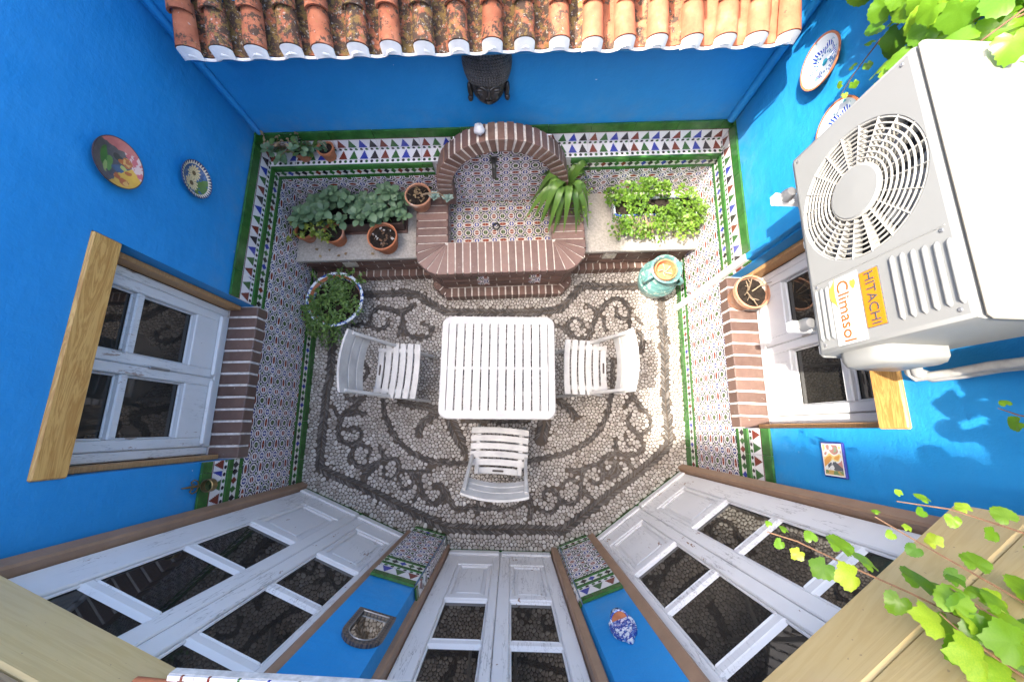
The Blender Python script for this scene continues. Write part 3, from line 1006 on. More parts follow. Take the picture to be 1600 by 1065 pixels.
# ---------------------------------------------------------------- tiled eave on the back wall
def build_eave():
    r=root('tiled_eave',FB.p(0,1.70,.11),'small terracotta tiled eave with whitewashed tile ends along the back wall','eave')
    n=19; s_a,s_b=-1.548,1.288
    front=.235; z0=1.765; ang=math.atan2(.100,.235)
    def tile(length,r0,r1,conc=False,seg=10,th=.010):
        vs=[];fs=[]
        for k,(x,rr) in enumerate(((0,r0),(length,r1))):
            for q in range(seg+1):
                a=math.pi*q/seg
                c,s_=math.cos(a),math.sin(a)
                if conc: s_=-s_*.62
                vs.append((rr*c,x,rr*s_))
            for q in range(seg+1):
                a=math.pi*q/seg
                c,s_=math.cos(a),math.sin(a)
                if conc: s_=-s_*.62-.010/rr
                ri=rr-(th if not conc else 0)
                vs.append((ri*c,x,ri*s_ if not conc else rr*s_))
        m=seg+1
        for q in range(seg):
            fs.append((q,q+1,2*m+q+1,2*m+q)); fs.append((m+q+1,m+q,3*m+q,3*m+q+1))
            fs.append((q+1,q,m+q,m+q+1)); fs.append((2*m+q,2*m+q+1,3*m+q+1,3*m+q))
        for q in (0,seg): fs.append((q,m+q,3*m+q,2*m+q))
        mb=MB(); mb.add(vs,fs); return mb
    cov={}; pan={}
    for nm,mt in (('l',ROOF_L),('m',ROOF_M),('c',ROOF_C),('p',ROOF_P)):
        cov[nm]=smooth_by_angle(tile(.19,.052,.045).mesh('cover_tile',mt)); pan[nm]=smooth_by_angle(tile(.34,.052,.052,True).mesh('pan_tile',mt))
    def basis(s,off,z,jit=0.0):
        p=FB.p(s,z,off)
        ca,sa=math.cos(ang),math.sin(ang)
        t=Vector((FB.t.x,FB.t.y,0)); nn=Vector((FB.n.x,FB.n.y,0)); up=Vector((0,0,1))
        y=(-nn*ca+up*sa); z_=(nn*sa+up*ca)
        M=Matrix(((t.x,y.x,z_.x,p.x),(t.y,y.y,z_.y,p.y),(t.z,y.z,z_.z,p.z),(0,0,0,1)))
        return M@Matrix.Rotation(jit,4,'Z')
    white=MB(); seg=12
    vs=[(.049*math.cos(math.pi*q/seg),-.004,.049*math.sin(math.pi*q/seg)) for q in range(seg+1)]
    vs+=[(.047*math.cos(math.pi*q/seg),-.034+.004,.014*math.sin(math.pi*q/seg)-.030) for q in range(seg+1)]
    fs=[(q,q+1,seg+1+q+1,seg+1+q) for q in range(seg)]
    white.add(vs,fs[::-1]); 
    wm=smooth_by_angle(white.mesh('mortar_end',WHITE))
    lip=MB(); pts=[(.058*math.cos(math.pi*q/10),-.002,-.036*math.sin(math.pi*q/10)-.012) for q in range(11)]
    lip.tube([(-.080,-.001,.0)]+pts[::-1]+[(.080,-.001,.0)],.0065,6)
    lm=smooth_by_angle(lip.mesh('limewashed_lip',WHITE))
    for i in range(n):
        s=s_a+(s_b-s_a)*i/(n-1)+rnd.uniform(-.006,.006)
        k='l' if (i in (1,3,5,7,8,10) ) else ('m' if i<12 else 'c')
        f=front+rnd.uniform(-.006,.006); zz=z0+.020
        j=rnd.uniform(-.05,.05)
        put('cover_tile',cov[k],None,r,basis(s,f,zz,j))
        put('cover_tile',cov[k],None,r,basis(s+rnd.uniform(-.004,.004),f-.118-rnd.uniform(0,.012),zz+.074,j*.6))
        put('mortar_end',wm,None,r,basis(s,f,zz,j))
        if i<n-1:
            s2=s+(s_b-s_a)/(n-1)/2
            put('pan_tile',pan['p' if i<12 else ('m' if i<15 else 'c')],None,r,basis(s2,f-.004,zz-.020))
            put('limewashed_lip',lm,None,r,basis(s2,f+.020,zz-.001))
    # bed of mortar behind
    mb=MB()
    a=[FB.p(s_a-.05,z0-.052,front-.03),FB.p(s_b+.05,z0-.052,front-.03),FB.p(s_b+.05,z0+.040,-.02),FB.p(s_a-.05,z0+.040,-.02)]
    b=[FB.p(s_a-.05,z0-.075,front-.05),FB.p(s_b+.05,z0-.075,front-.05),FB.p(s_b+.05,z0-.075,-.02),FB.p(s_a-.05,z0-.075,-.02)]
    mb.add(a+b,[(0,1,2,3),(7,6,5,4),(4,5,1,0),(5,6,2,1),(7,4,0,3)])
    put('mortar_bed',mb.mesh('mortar_bed',PLASTER),None,r)
build_eave()

# ---------------------------------------------------------------- brick helpers
_bm={}
def brick_mesh(l,d,h,mat,b=.004):
    k=(round(l,3),round(d,3),round(h,3),mat.name)
    if k not in _bm:
        mb=MB(); mb.cbox(0,l,0,h,0,d,b); _bm[k]=mb.mesh('brick',mat)
    return _bm[k]
def course(parent,pts,z0,z1,length,depth,gap=.008,stag=0.0,mat=None,out=0.0):
    """bricks along a path of (s,off) points on the back wall frame; outside of the path faces the courtyard"""
    mat=mat or BRICK
    for (a,b) in zip(pts[:-1],pts[1:]):
        A=FB.p(a[0],0,a[1]).xy; B=FB.p(b[0],0,b[1]).xy
        F=Frame(A,B-A); L=(B-A).length
        x=-stag
        while x<L-.012:
            x0=max(x,0); x1=min(x+length,L)
            if x1-x0>.015:
                w=x1-x0-gap
                put('brick',brick_mesh(w,depth,z1-z0-gap*.8,mat),None,parent,F.M(x0+gap/2,z0+gap*.4,-depth+out+rnd.uniform(-.0015,.0015)))
            x+=length
def poly_brick(parent,pts3,ext,mat,bev=.004):
    """pts3: quad corners (Vectors, one plane); ext: extrusion vector; chamfered on the far face"""
    c=sum(pts3,Vector())/len(pts3); n=len(pts3)
    vs=list(pts3)+[p+ext*(1-bev/ext.length) for p in pts3]+[p+ext+(c-p).normalized()*bev for p in pts3]
    vs=[v-c for v in vs]
    fs=[]
    for r in (0,1):
        for i in range(n):
            j=(i+1)%n; fs.append((r*n+i,r*n+j,(r+1)*n+j,(r+1)*n+i))
    fs.append(tuple(2*n+i for i in range(n))); fs.append(tuple(range(n))[::-1])
    mb=MB(); mb.add(vs,fs)
    me=mb.mesh('brick',mat)
    import bmesh
    bm=bmesh.new(); bm.from_mesh(me); bmesh.ops.recalc_face_normals(bm,faces=bm.faces); bm.to_mesh(me); bm.free()
    put('brick',me,None,parent,Matrix.Translation(c))

# ---------------------------------------------------------------- fountain
def build_fountain():
    r=root('wall_fountain',FB.p(-.11,0,.45),'brown brick wall fountain with arched tiled niche and square basin','fountain')
    zr=.52
    # cores of mortar
    def core(pts,z0,z1,name='mortar_core',mat=MORTAR):
        mb=MB(); mb.prism([tuple(FB.p(s,0,o).xy) for s,o in pts],z0,z1)
        me=mb.mesh(name,mat)
        import bmesh
        bm=bmesh.new(); bm.from_mesh(me); bmesh.ops.recalc_face_normals(bm,faces=bm.faces); bm.to_mesh(me); bm.free()
        put(name,me,None,r)
    core([(-.735,.13),(-.735,.70),(-.625,.785),(.365,.785),(.475,.70),(.475,.13),(.285,.13),(.285,.575),(-.555,.575),(-.555,.13)],.0,zr-.055)
    core([(-.775,.13),(-.775,.735),(-.65,.833),(.385,.833),(.515,.735),(.515,.13),(.285,.13),(.285,.580),(-.555,.580),(-.555,.13)],zr-.054,zr-.006)
    core([(-.64,.70),(-.64,.87),(.375,.87),(.375,.70)],0,.094)
    core([(-.72,.55),(-.72,.765),(-.63,.862),(.37,.862),(.46,.765),(.46,.55)],0,.090)
    core([(-.56,.12),(-.56,.58),(.29,.58),(.29,.12)],.30,.352)
    # body courses
    body=[(.482,.14),(.482,.705),(.37,.793),(-.63,.793),(-.742,.705),(-.742,.14)][::-1]
    for k in range(6):
        course(r,body,.098+k*.0605,.098+(k+1)*.0605,.225,.05,.009,(k%2)*.112)
    # plinth of bricks on edge
    course(r,[(-.735,.55),(-.735,.775),(-.635,.875),(.375,.875),(.475,.775),(.475,.55)],0,.100,.0585,.085,.009)
    # rim: front row
    def rim(quad):
        poly_brick(r,[FB.p(s,zr-.060,o) for s,o in quad],Vector((0,0,.060)),BRICK_RIM)
    g=.0045; a,b=-.545,.275; nb=14
    for i in range(nb):
        x0=a+(b-a)*i/nb; x1=a+(b-a)*(i+1)/nb
        rim([(x0+g,.583),(x1-g,.583),(x1-g+rnd.uniform(-.001,.001),.845),(x0+g,.845)])
    for sx,cx,edge in ((-1,a,-.79),(1,b,.53)):
        cz=.583
        # fan of bricks round the corner
        def outer(t):
            an=math.pi/2*t
            dx,dy=math.cos(an),math.sin(an)      # 0: sideways, 1: forward
            k=min((abs(edge-cx))/max(dx,1e-6),.262/max(dy,1e-6))
            p=(dx*k,dy*k)
            q=p[0]/abs(edge-cx)+p[1]/.262
            if q>1.52: p=(p[0]*1.52/q,p[1]*1.52/q)
            return (cx+sx*p[0],cz+p[1])
        m=5
        for i in range(m):
            t0=i/m+.010; t1=(i+1)/m-.010
            o0,o1=outer(t0),outer(t1)
            i0=(cx+sx*.02*math.cos(math.pi/2*t0),cz+.02*math.sin(math.pi/2*t0)); i1=(cx+sx*.02*math.cos(math.pi/2*t1),cz+.02*math.sin(math.pi/2*t1))
            rim([i0,o0,o1,i1])
        y=.578
        while y>.16:
            rim([(cx-sx*.006,y),(edge,y),(edge,y-.058),(cx-sx*.006,y-.058)])
            y-=.0655
    # basin: floor tiles and lining
    s=-.545
    while s<.275-.01:
        s1=min(s+.145,.275); o=.125
        while o<.575:
            o1=min(o+.145,.578)
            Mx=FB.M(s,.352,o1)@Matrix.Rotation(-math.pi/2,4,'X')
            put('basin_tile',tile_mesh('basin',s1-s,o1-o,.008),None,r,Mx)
            o=o1
        s=s1
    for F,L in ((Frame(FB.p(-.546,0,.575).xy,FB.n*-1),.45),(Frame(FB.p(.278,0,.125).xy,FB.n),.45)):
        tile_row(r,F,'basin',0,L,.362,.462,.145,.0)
    # niche wall above the basin
    cx,cz,ri,ro=-.10,.715,.375,.485
    mb=MB(); pts=[FB.p(cx-.47,.36,.122),FB.p(cx+.47,.36,.122)]+[FB.p(cx+.46*math.cos(q),cz+.46*math.sin(q),.122) for q in [math.pi*k/20 for k in range(21)]]
    mb.add(pts,[tuple(range(len(pts)))])
    put('niche_back',mb.mesh('niche_back',GROUT),None,r)
    z=.365
    while z<cz+ri+.03:
        zt=z+.145; zm=max(0,z-cz+.04)
        hw=min(ri+.03,math.sqrt(max(0.0,(ri+.055)**2-zm**2)))
        if hw>.04: tile_row(r,FB,'field',cx-hw,cx+hw,z,min(zt,cz+ri+.06),.145,.124,(.145-((cx-hw+1.0)%.145)) if False else ((cx-hw+1.45)%.145))
        z=zt
    # mortar behind the arch bricks
    seg=40; vs=[];fs=[]
    for q in range(seg+1):
        an=math.pi*q/seg
        for rr,o in ((ri+.004,.125),(ro-.005,.125),(ro-.005,.245),(ri+.004,.245)):
            vs.append(FB.p(cx+rr*math.cos(an),cz+rr*math.sin(an),o))
    for q in range(seg):
        for k in range(4):
            fs.append((q*4+k,q*4+(k+1)%4,q*4+4+(k+1)%4,q*4+4+k))
    mb=MB(); mb.add(vs,fs)
    for x0,x1 in ((cx-ro+.005,cx-ri-.004),(cx+ri+.004,cx+ro-.005)):
        mb.box(x0,x1,zr-.002,cz,.125,.245,M=FB.M(0,0,0))
    put('arch_mortar',mb.mesh('arch_mortar',MORTAR),None,r)
    nv=25
    for i in range(nv):
        a0=math.pi*i/nv+.018; a1=math.pi*(i+1)/nv-.018
        j=rnd.uniform(-.003,.004)
        q=[FB.p(cx+rr*math.cos(a),cz+rr*math.sin(a),.122) for rr,a in ((ri,a0),(ro+j,a0),(ro+j,a1),(ri,a1))]
        ext=FB.n*.130
        poly_brick(r,q,Vector((ext.x,ext.y,0)),BRICK)
    for x0,x1 in ((cx-ro,cx-ri),(cx+ri,cx+ro)):
        for k in range(3):
            z0=zr+.004+k*.0635
            q=[FB.p(x0,z0,.122),FB.p(x1,z0,.122),FB.p(x1,z0+.056,.122),FB.p(x0,z0+.056,.122)]
            ext=FB.n*.130; poly_brick(r,q,Vector((ext.x,ext.y,0)),BRICK)
    # spout, drain, tiled insets
    mb=MB(); mb.tube([FB.p(-.159,.875,.13),FB.p(-.159,.875,.165),FB.p(-.159,.865,.185),FB.p(-.160,.80,.205),FB.p(-.160,.775,.208)],.016,12); mb.tube([FB.p(-.159,.875,.13),FB.p(-.159,.875,.137)],.030,16)
    put('spout',smooth_by_angle(mb.mesh('spout',simple('dull_bronze',(.10,.095,.085),.45,.3,40,metal=.6))),None,r)
    mb=MB(); mb.lathe([(.034,0),(.034,.006),(.022,.006),(.018,-.001),(0,-.001)],20,M=Matrix.Translation(FB.p(-.165,.3605,.365)))
    put('drain',smooth_by_angle(mb.mesh('drain',simple('dark_drain',(.03,.028,.025),.5,.3,40,metal=.5))),None,r)
    for s in (-.34,.09):
        put('inset_tile',tile_mesh('field',.10,.16,.010),None,r,FB.M(s,.165,.788))
build_fountain()

# ---------------------------------------------------------------- benches
def build_bench(s0,s1,label,plate_s):
    r=root('stone_bench',FB.p((s0+s1)/2,0,.4),label,'bench','stone topped benches beside the fountain')
    mb=MB(); mb.cbox(s0,s1,.385,.420,.118,.650,.004,M=FB.M())
    put('slab',mb.mesh('slab',SLAB),None,r)
    mb=MB(); mb.box(s0,s1,0,.384,.12,.600,M=FB.M()); mb.box(s0,s1,0,.088,.60,.652,M=FB.M())
    put('mortar_core',mb.mesh('mortar_core',MORTAR),None,r)
    course(r,[(s0,.622),(s1,.622)],.312,.383,.0625,.06,.009)
    course(r,[(s0,.606),(s1,.606)],.206,.256,.225,.05,.008); course(r,[(s0,.606),(s1,.606)],.256,.308,.225,.05,.008,.11)
    course(r,[(s0,.606),(s1,.606)],.10,.15,.225,.05,.008); course(r,[(s0,.606),(s1,.606)],.15,.205,.225,.05,.008,.11)
    course(r,[(s0,.662),(s1,.662)],0,.097,.0625,.08,.009)
    mb=MB(); mb.cbox(plate_s-.055,plate_s+.055,.215,.30,.60,.620,.004,M=FB.M())
    p=put('vent_plate',mb.mesh('vent_plate',simple('cream_vent_plate',(.52,.48,.40),.6,.15,30)),None,r)
    mb=MB(); mb.tube([FB.p(plate_s+.028*math.cos(a),.258+.020*math.sin(a),.621) for a in [2*math.pi*k/16 for k in range(17)]],.004,6); mb.tube([FB.p(plate_s-.02,.258,.621),FB.p(plate_s+.02,.258,.621)],.004,6)
    put('moulding',mb.mesh('moulding',simple('plate_moulding',(.42,.38,.30),.6,.15,30)),None,p)
build_bench(-1.765,-.748,'stone topped brick bench left of the fountain, with the long planter on it',-1.40)
build_bench(.490,1.508,'stone topped brick bench right of the fountain, partly in sun',.78)

# ---------------------------------------------------------------- windows
def build_window(F,s0,s1,label,tiltside):
    r=root('casement_window',F.p((s0+s1)/2,.81,-.17),label,'window','casement windows in the side walls')
    M=F.M()
    f0=-.205; f1=-.150
    mb=MB(); zt=1.78
    fw=.045; tr=.032
    a,b=s0+tr,s1-tr
    mb.cbox(a,a+fw,.815,zt,f0,f1,.005,M=M); mb.cbox(b-fw,b,.815,zt,f0,f1,.005,M=M)
    mb.cbox(a+fw,b-fw,.815,.865,f0,f1+.012,.006,M=M); mb.cbox(a+fw,b-fw,1.735,zt,f0,f1,.005,M=M)
    put('frame',mb.mesh('window_frame',PAINT_W),None,r)
    mb=MB()
    for x0,x1 in ((s0+.001,s0+tr-.004),(s1-tr+.004,s1-.001)): mb.cbox(x0,x1,.812,1.80,-.16,-.062,.004,M=M)
    # jamb boards of brown wood, one each side
    for k,(x0,x1) in enumerate(((s0+.001,s0+tr-.004),(s1-tr+.004,s1-.001))):
        mb=MB(); mb.cbox(x0,x1,.812,1.80,-.16,-.075,.004,M=M)
        put('jamb_board',mb.mesh('jamb_board',OAK_V),None,r)
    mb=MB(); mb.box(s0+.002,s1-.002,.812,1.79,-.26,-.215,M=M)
    put('gap_shade_backing',mb.mesh('gap_shade_backing',BLACKGAP),None,r)
    mid=(a+b)/2
    for x0,x1 in ((a+fw+.002,mid-.0015),(mid+.0015,b-fw-.002)):
        mb=MB(); st=.050
        g0,g1=-.200,-.142
        mb.cbox(x0,x0+st,.868,1.733,g0,g1,.005,M=M); mb.cbox(x1-st,x1,.868,1.733,g0,g1,.005,M=M)
        mb.cbox(x0+st,x1-st,.868,1.060,g0,g1-.001,.005,M=M); mb.cbox(x0+st,x1-st,1.378,1.420,g0,g1-.004,.006,M=M); mb.cbox(x0+st,x1-st,1.668,1.733,g0,g1-.001,.005,M=M)
        # weather bar
        mb.cbox(x0+.01,x1-.01,.868,.905,g1,g1+.022,.010,M=M)
        c=put('casement',mb.mesh('casement',PAINT_W),None,r)
        for z0,z1 in ((1.060,1.378),(1.420,1.668)):
            mb=MB(); mb.box(x0+st-.004,x1-st+.004,z0-.004,z1+.004,-.182,-.178,M=M)
            put('pane',mb.mesh('pane',GLASS),None,c)
            mb=MB(); u0,u1=x0+st,x1-st; w=.010
            for q in ((u0,u0+w,z0,z1),(u1-w,u1,z0,z1),(u0+w,u1-w,z0,z0+w),(u0+w,u1-w,z1-w,z1)):
                mb.cbox(q[0],q[1],q[2],q[3],-.178,-.166,.004,M=M)
            put('glazing_bead',mb.mesh('glazing_bead',PAINT_W),None,c)
    mb=MB(); mb.cbox(mid-.006,mid+.006,1.18,1.30,-.142,-.130,.003,M=M)
    put('window_bolt',mb.mesh('window_bolt',METAL),None,r)
def build_sill(F,s0,s1,label):
    r=root('brick_sill',F.p((s0+s1)/2,.71,0),label,'window sill','brick window sills')
    M=F.M(); n=13
    mb=MB(); mb.box(s0+.003,s1-.003,.716,.8065,-.19,.0305,M=M)
    put('mortar_bed',mb.mesh('mortar_bed',mat_mortar('sill_mortar',(.62,.58,.54))),None,r)
    p=(s1-s0)/n
    for i in range(n):
        w=p-.011
        put('brick',brick_mesh(w,.185,.098,BRICK_W,.005),None,r,F.M(s0+i*p+.0055,.712+rnd.uniform(-.001,.002),-.150+rnd.uniform(-.002,.003)))
def build_lintel(F,s0,s1,label):
    mb=MB(); mb.cbox(-(s1-s0)/2,(s1-s0)/2,0,.118,0,.11,.006)
    o=put('window_lintel',mb.mesh('window_lintel',OAK),None,None,F.M((s0+s1)/2,1.682,-.098))
    tag(o,label,'lintel','golden oak boards over the side windows')
build_window(FL,*LW,'white casement window with peeling paint in the left wall',1)
build_window(FR,*RW,'white casement window behind the air conditioner in the right wall',-1)
build_sill(FL,*LW,'brown brick sill under the left window')
build_sill(FR,*RW,'brown brick sill under the right window, with a clay pot on it')
build_lintel(FL,LW[0]-.004,LW[1]-.004,'golden oak lintel board over the left window')
build_lintel(FR,RW[0]+.004,RW[1]+.004,'golden oak lintel board over the right window, half hidden by the air conditioner')

# ---------------------------------------------------------------- doors
ROWS=[(.830,1.232),(1.280,1.668),(1.716,2.03)]
def build_door(F,s0,s1,split,p1,p2,trims,label):
    r=root('double_door',F.p((s0+s1)/2,0,-.03),label,'door','white glazed double doors of the bay')
    M=F.M()
    mb=MB(); mb.box(s0-.03,s1+.03,0,2.15,-.22,-.10,M=M); put('gap_shade_backing',mb.mesh('gap_shade_backing',BLACKGAP),None,r)
    for x0,x1,e0,e1,lo,hi in ((s0,split,p1[0],p1[1],1,0),(split,s1,p2[0],p2[1],0,1)):
        mb=MB(); g0,g1=-.062,-.004
        x0b=x0+(.0015 if lo==0 else 0); x1b=x1-(.0015 if hi==0 else 0)
        mb.cbox(x0b,e0,.035,2.06,g0,g1,.005,M=M); mb.cbox(e1,x1b,.035,2.06,g0,g1,.005,M=M)
        mb.cbox(e0,e1,.035,.285,g0,g1-.001,.005,M=M); mb.cbox(e0,e1,.775,.830,g0,g1-.001,.005,M=M)
        mb.cbox(e0,e1,1.236,1.276,g0,g1-.009,.005,M=M); mb.cbox(e0,e1,1.672,1.712,g0,g1-.009,.005,M=M); mb.cbox(e0,e1,2.03,2.06,g0,g1-.001,.005,M=M)
        # rain bar at the foot
        mb.cbox(x0b+.004,x1b-.004,.045,.125,g1,g1+.020,.009,M=M)
        lf=put('door_leaf',mb.mesh('door_leaf',PAINT),None,r)
        mb=MB()
        mb.cbox(e0-.002,e1+.002,.283,.777,-.040,-.026,.002,M=M)
        w=.030
        for q in ((e0,e0+w,.285,.775),(e1-w,e1,.285,.775),(e0+w,e1-w,.285,.285+w),(e0+w,e1-w,.775-w,.775)):
            mb.cbox(q[0],q[1],q[2],q[3],-.026,-.010,.007,M=M)
        mb.cbox(e0+w+.022,e1-w-.022,.285+w+.022,.775-w-.022,-.026,-.018,.006,M=M)
        put('panel',mb.mesh('panel',PAINT),None,lf)
        for z0,z1 in ROWS:
            mb=MB(); mb.box(e0-.004,e1+.004,z0-.006,z1+.006,-.029,-.025,M=M)
            put('pane',mb.mesh('pane',GLASS),None,lf)
            mb=MB(); w=.011
            # sloping bead at the foot of the pane
            vs=[(e0,z0-.004,-.025),(e1,z0-.004,-.025),(e1,z0+.011,-.025),(e0,z0+.011,-.025),(e0,z0-.004,-.015),(e1,z0-.004,-.015)]
            mb.add(vs,[(4,5,2,3),(0,4,3),(1,2,5)],M=M)
            for q in ((e0,e0+w,z0,z1),(e1-w,e1,z0,z1),(e0+w,e1-w,z1-w,z1)):
                mb.cbox(q[0],q[1],q[2],q[3],-.025,-.015,.004,M=M)
            put('glazing_bead',mb.mesh('glazing_bead',PAINT),None,lf)
    for x0,x1,o0,o1 in trims:
        mb=MB(); mb.cbox(x0,x1,.0,2.02,o0,o1,.008,M=M); put('trim_board',mb.mesh('trim_board',TRIM),None,r)
    mb=MB(); mb.cbox(s0,s1,.012,.034,-.09,-.002,.002,M=M); put('door_sill',mb.mesh('door_sill',PAINT),None,r)
    L=s1-s0; n=max(2,round(L/.3))
    for i in range(n): put('green_tile',tile_mesh('green',L/n,.026,.010),None,r,F.M(s0+i*L/n,.001,-.0005))
    return r
build_door(DL,-.06,.868,.375,(.035,.305),(.443,.739),[(.872,.930,-.06,.035),(-.075,-.008,-.02,.045)],'peeling white glazed double door on the left side of the bay')
build_door(DC,.0,.773,.384,(.072,.314),(.432,.677),[(-.052,-.004,-.05,.040),(.777,.825,-.05,.040)],'narrow white glazed double door in the middle of the bay')
build_door(DR,.042,.935,.488,(.156,.425),(.55,.855),[(-.020,.036,-.06,.035),(.893,.955,-.02,.045)],'white glazed double door on the right side of the bay under the vine')

# ---------------------------------------------------------------- piers between the doors
def build_pier(F,L,back,label,side):
    f0=F.p(0,0).xy; f1=F.p(L,0).xy
    mb=MB(); mb.prism([tuple(f0),tuple(f1)]+[tuple(b) for b in back],0,2.45)
    me=mb.mesh('pier',PLASTER)
    import bmesh
    bm=bmesh.new(); bm.from_mesh(me); bmesh.ops.recalc_face_normals(bm,faces=bm.faces); bm.to_mesh(me); bm.free()
    r=tag(put('door_pier',me),label,'pier','blue tiled piers between the doors')
    mb=MB(); mb.add([F.p(0,0,.003),F.p(L,0,.003),F.p(L,.99,.003),F.p(0,.99,.003)],[(0,1,2,3)]); put('grout',mb.mesh('grout',GROUT),None,r)
    z=.0
    def row(kind,a,b,d=.008): tile_row(r,F,kind,0,L,a,b,.30 if kind!='field' else .145,.004,.03,d)
    row('green',0,.055,.011); row('loz',.057,.115); row('green',.117,.135,.010)
    zz=.137
    while zz<.70: row('field',zz,min(zz+.145,.705)); zz+=.145
    row('green',.707,.735,.011); row('loz',.737,.797); row('green',.799,.825,.011); row('trees',.827,.945); row('green',.947,.998,.013)
    # turned edge of the dado on the door side
    if side=='right':
        Fs=Frame(back[-1],f0-Vector(back[-1])); Ls=(f0-Vector(back[-1])).length
    else:
        Fs=Frame(f1,Vector(back[0])-f1); Ls=(Vector(back[0])-f1).length
    mb=MB(); mb.add([Fs.p(0,0,.004),Fs.p(Ls,0,.004),Fs.p(Ls,.99,.004),Fs.p(0,.99,.004)],[(0,1,2,3)]); put('tiled_edge',mb.mesh('tiled_edge',GROUT),None,r)
    lo,hi=((max(0,Ls-.062),Ls-.002) if side=='right' else (.002,min(Ls,.062)))
    for kind,a,b in (('green',0,.055),('loz',.057,.115),('field',.137,.282),('field',.282,.427),('field',.427,.572),('field',.572,.705),('loz',.737,.797),('trees',.827,.945),('green',.947,.998)):
        tile_row(r,Fs,kind,lo,hi,a,b,.30,.005)
    return r
build_pier(PLF,.240,[(-.775,-.93),(-.455,-1.03),],'blue pier with tiled foot and the arched mirror, between left and middle doors','right')
build_pier(PRF,.227,[(.335,-1.03),(.665,-.93)],'blue pier with tiled foot and the blue wall pocket, between middle and right doors','left')

# ---------------------------------------------------------------- beams above the doors
def beam(F,s0,s1,z0,z1,o0,o1,mat,label,name='door_lintel'):
    mb=MB(); mb.cbox(-(s1-s0)/2,(s1-s0)/2,0,z1-z0,0,o1-o0,.007)
    o=put(name,mb.mesh(name,mat),None,None,F.M((s0+s1)/2,z0,o0))
    return tag(o,label,'lintel','pale wooden beams over the doors')
BROWNBEAM=mat_oak('brown_beam_wood',(.22,.15,.09),(.33,.24,.14),0,.8,.6,.3)
beam(DL,-.20,1.10,1.965,2.165,-.06,.100,BEAM,'pale wooden lintel over the left door')
beam(DL,-.20,1.10,2.167,2.47,-.06,.096,BROWNBEAM,'brown upper board above the left door lintel')
beam(DR,-.02,1.06,1.970,2.155,-.06,.100,BEAM,'pale wooden lintel over the right door, crossed by the vine')
beam(DR,-.02,1.06,2.157,2.47,-.06,.098,BEAM,'pale upper board behind the vine above the right door lintel')
beam(DC,-.15,.92,2.00,2.055,-.08,.06,BEAM,'wooden lintel over the middle door under the tiled ledge')
def tiled_canopy():
    F=Frame((.42,-.655),(-1,.036))
    r=root('tiled_ledge',F.p(.6,2.08,-.2),'tiled ledge with stepped pyramids and clay nosing above the middle door','ledge')
    mb=MB(); mb.box(.0,1.27,2.062,2.085,-.42,-.002,M=F.M()); put('core',mb.mesh('core',GROUT),None,r)
    s=0.0
    while s<1.26:
        w=min(.30,1.268-s)
        put('border_tile',tile_mesh('trees',w,.104,.008),None,r,F.M(s+w,2.0855,-.106)@Matrix.Rotation(-math.pi/2,4,'X')@Matrix.Rotation(math.pi,4,'Z'))
        s+=.30
    mb=MB(); mb.tube([F.p(.70,2.092,-.052),F.p(1.345,2.092,-.030)],.020,12); 
    put('clay_nosing',smooth_by_angle(mb.mesh('clay_nosing',TERRA)),None,r)
tiled_canopy()

# ---------------------------------------------------------------- the house behind the bay, rising over the doors
def house():
    mb=MB(); mb.box(-1.66,2.1,-4.5,-1.06,2.475,3.25)
    tag(put('house_upper_storey',mb.mesh('house_upper_storey',PLASTER)),'blue upper storey of the house rising behind the bay of doors','house')
house()
# unseen blocks added beyond the left wall, shaped to shade most of the courtyard
def build_sun_blocker(y0,y1,h,label,xb=-9):
    r=root('sun_blocker',(-5,(y0+y1)/2,0),label,'house','unseen blocks added to shade the courtyard')
    mb=MB(); mb.box(xb,-5,y0,y1,0,h); put('wall',mb.mesh('wall',WHITE),None,r)
    mb=MB(); mb.box(xb-.05,-4.97,y0-.02,y1+.02,h,h+.15); put('roof',mb.mesh('roof',ROOF_M),None,r)
    k=0; z=2.0
    while z<h-2:
        mb=MB(); ym=(y0+y1)/2; mb.box(-5.0,-4.985,ym-.45,ym+.45,z,z+1.3); put('window',mb.mesh('window',GLASS),None,r); z+=3.0
build_sun_blocker(-1.97,1.25,11.35,'unseen white block added beyond the left wall to shade the courtyard')
build_sun_blocker(-3.2,-1.99,17.0,'taller thin unseen block added to end the sun patch on the right wall',-5.4)
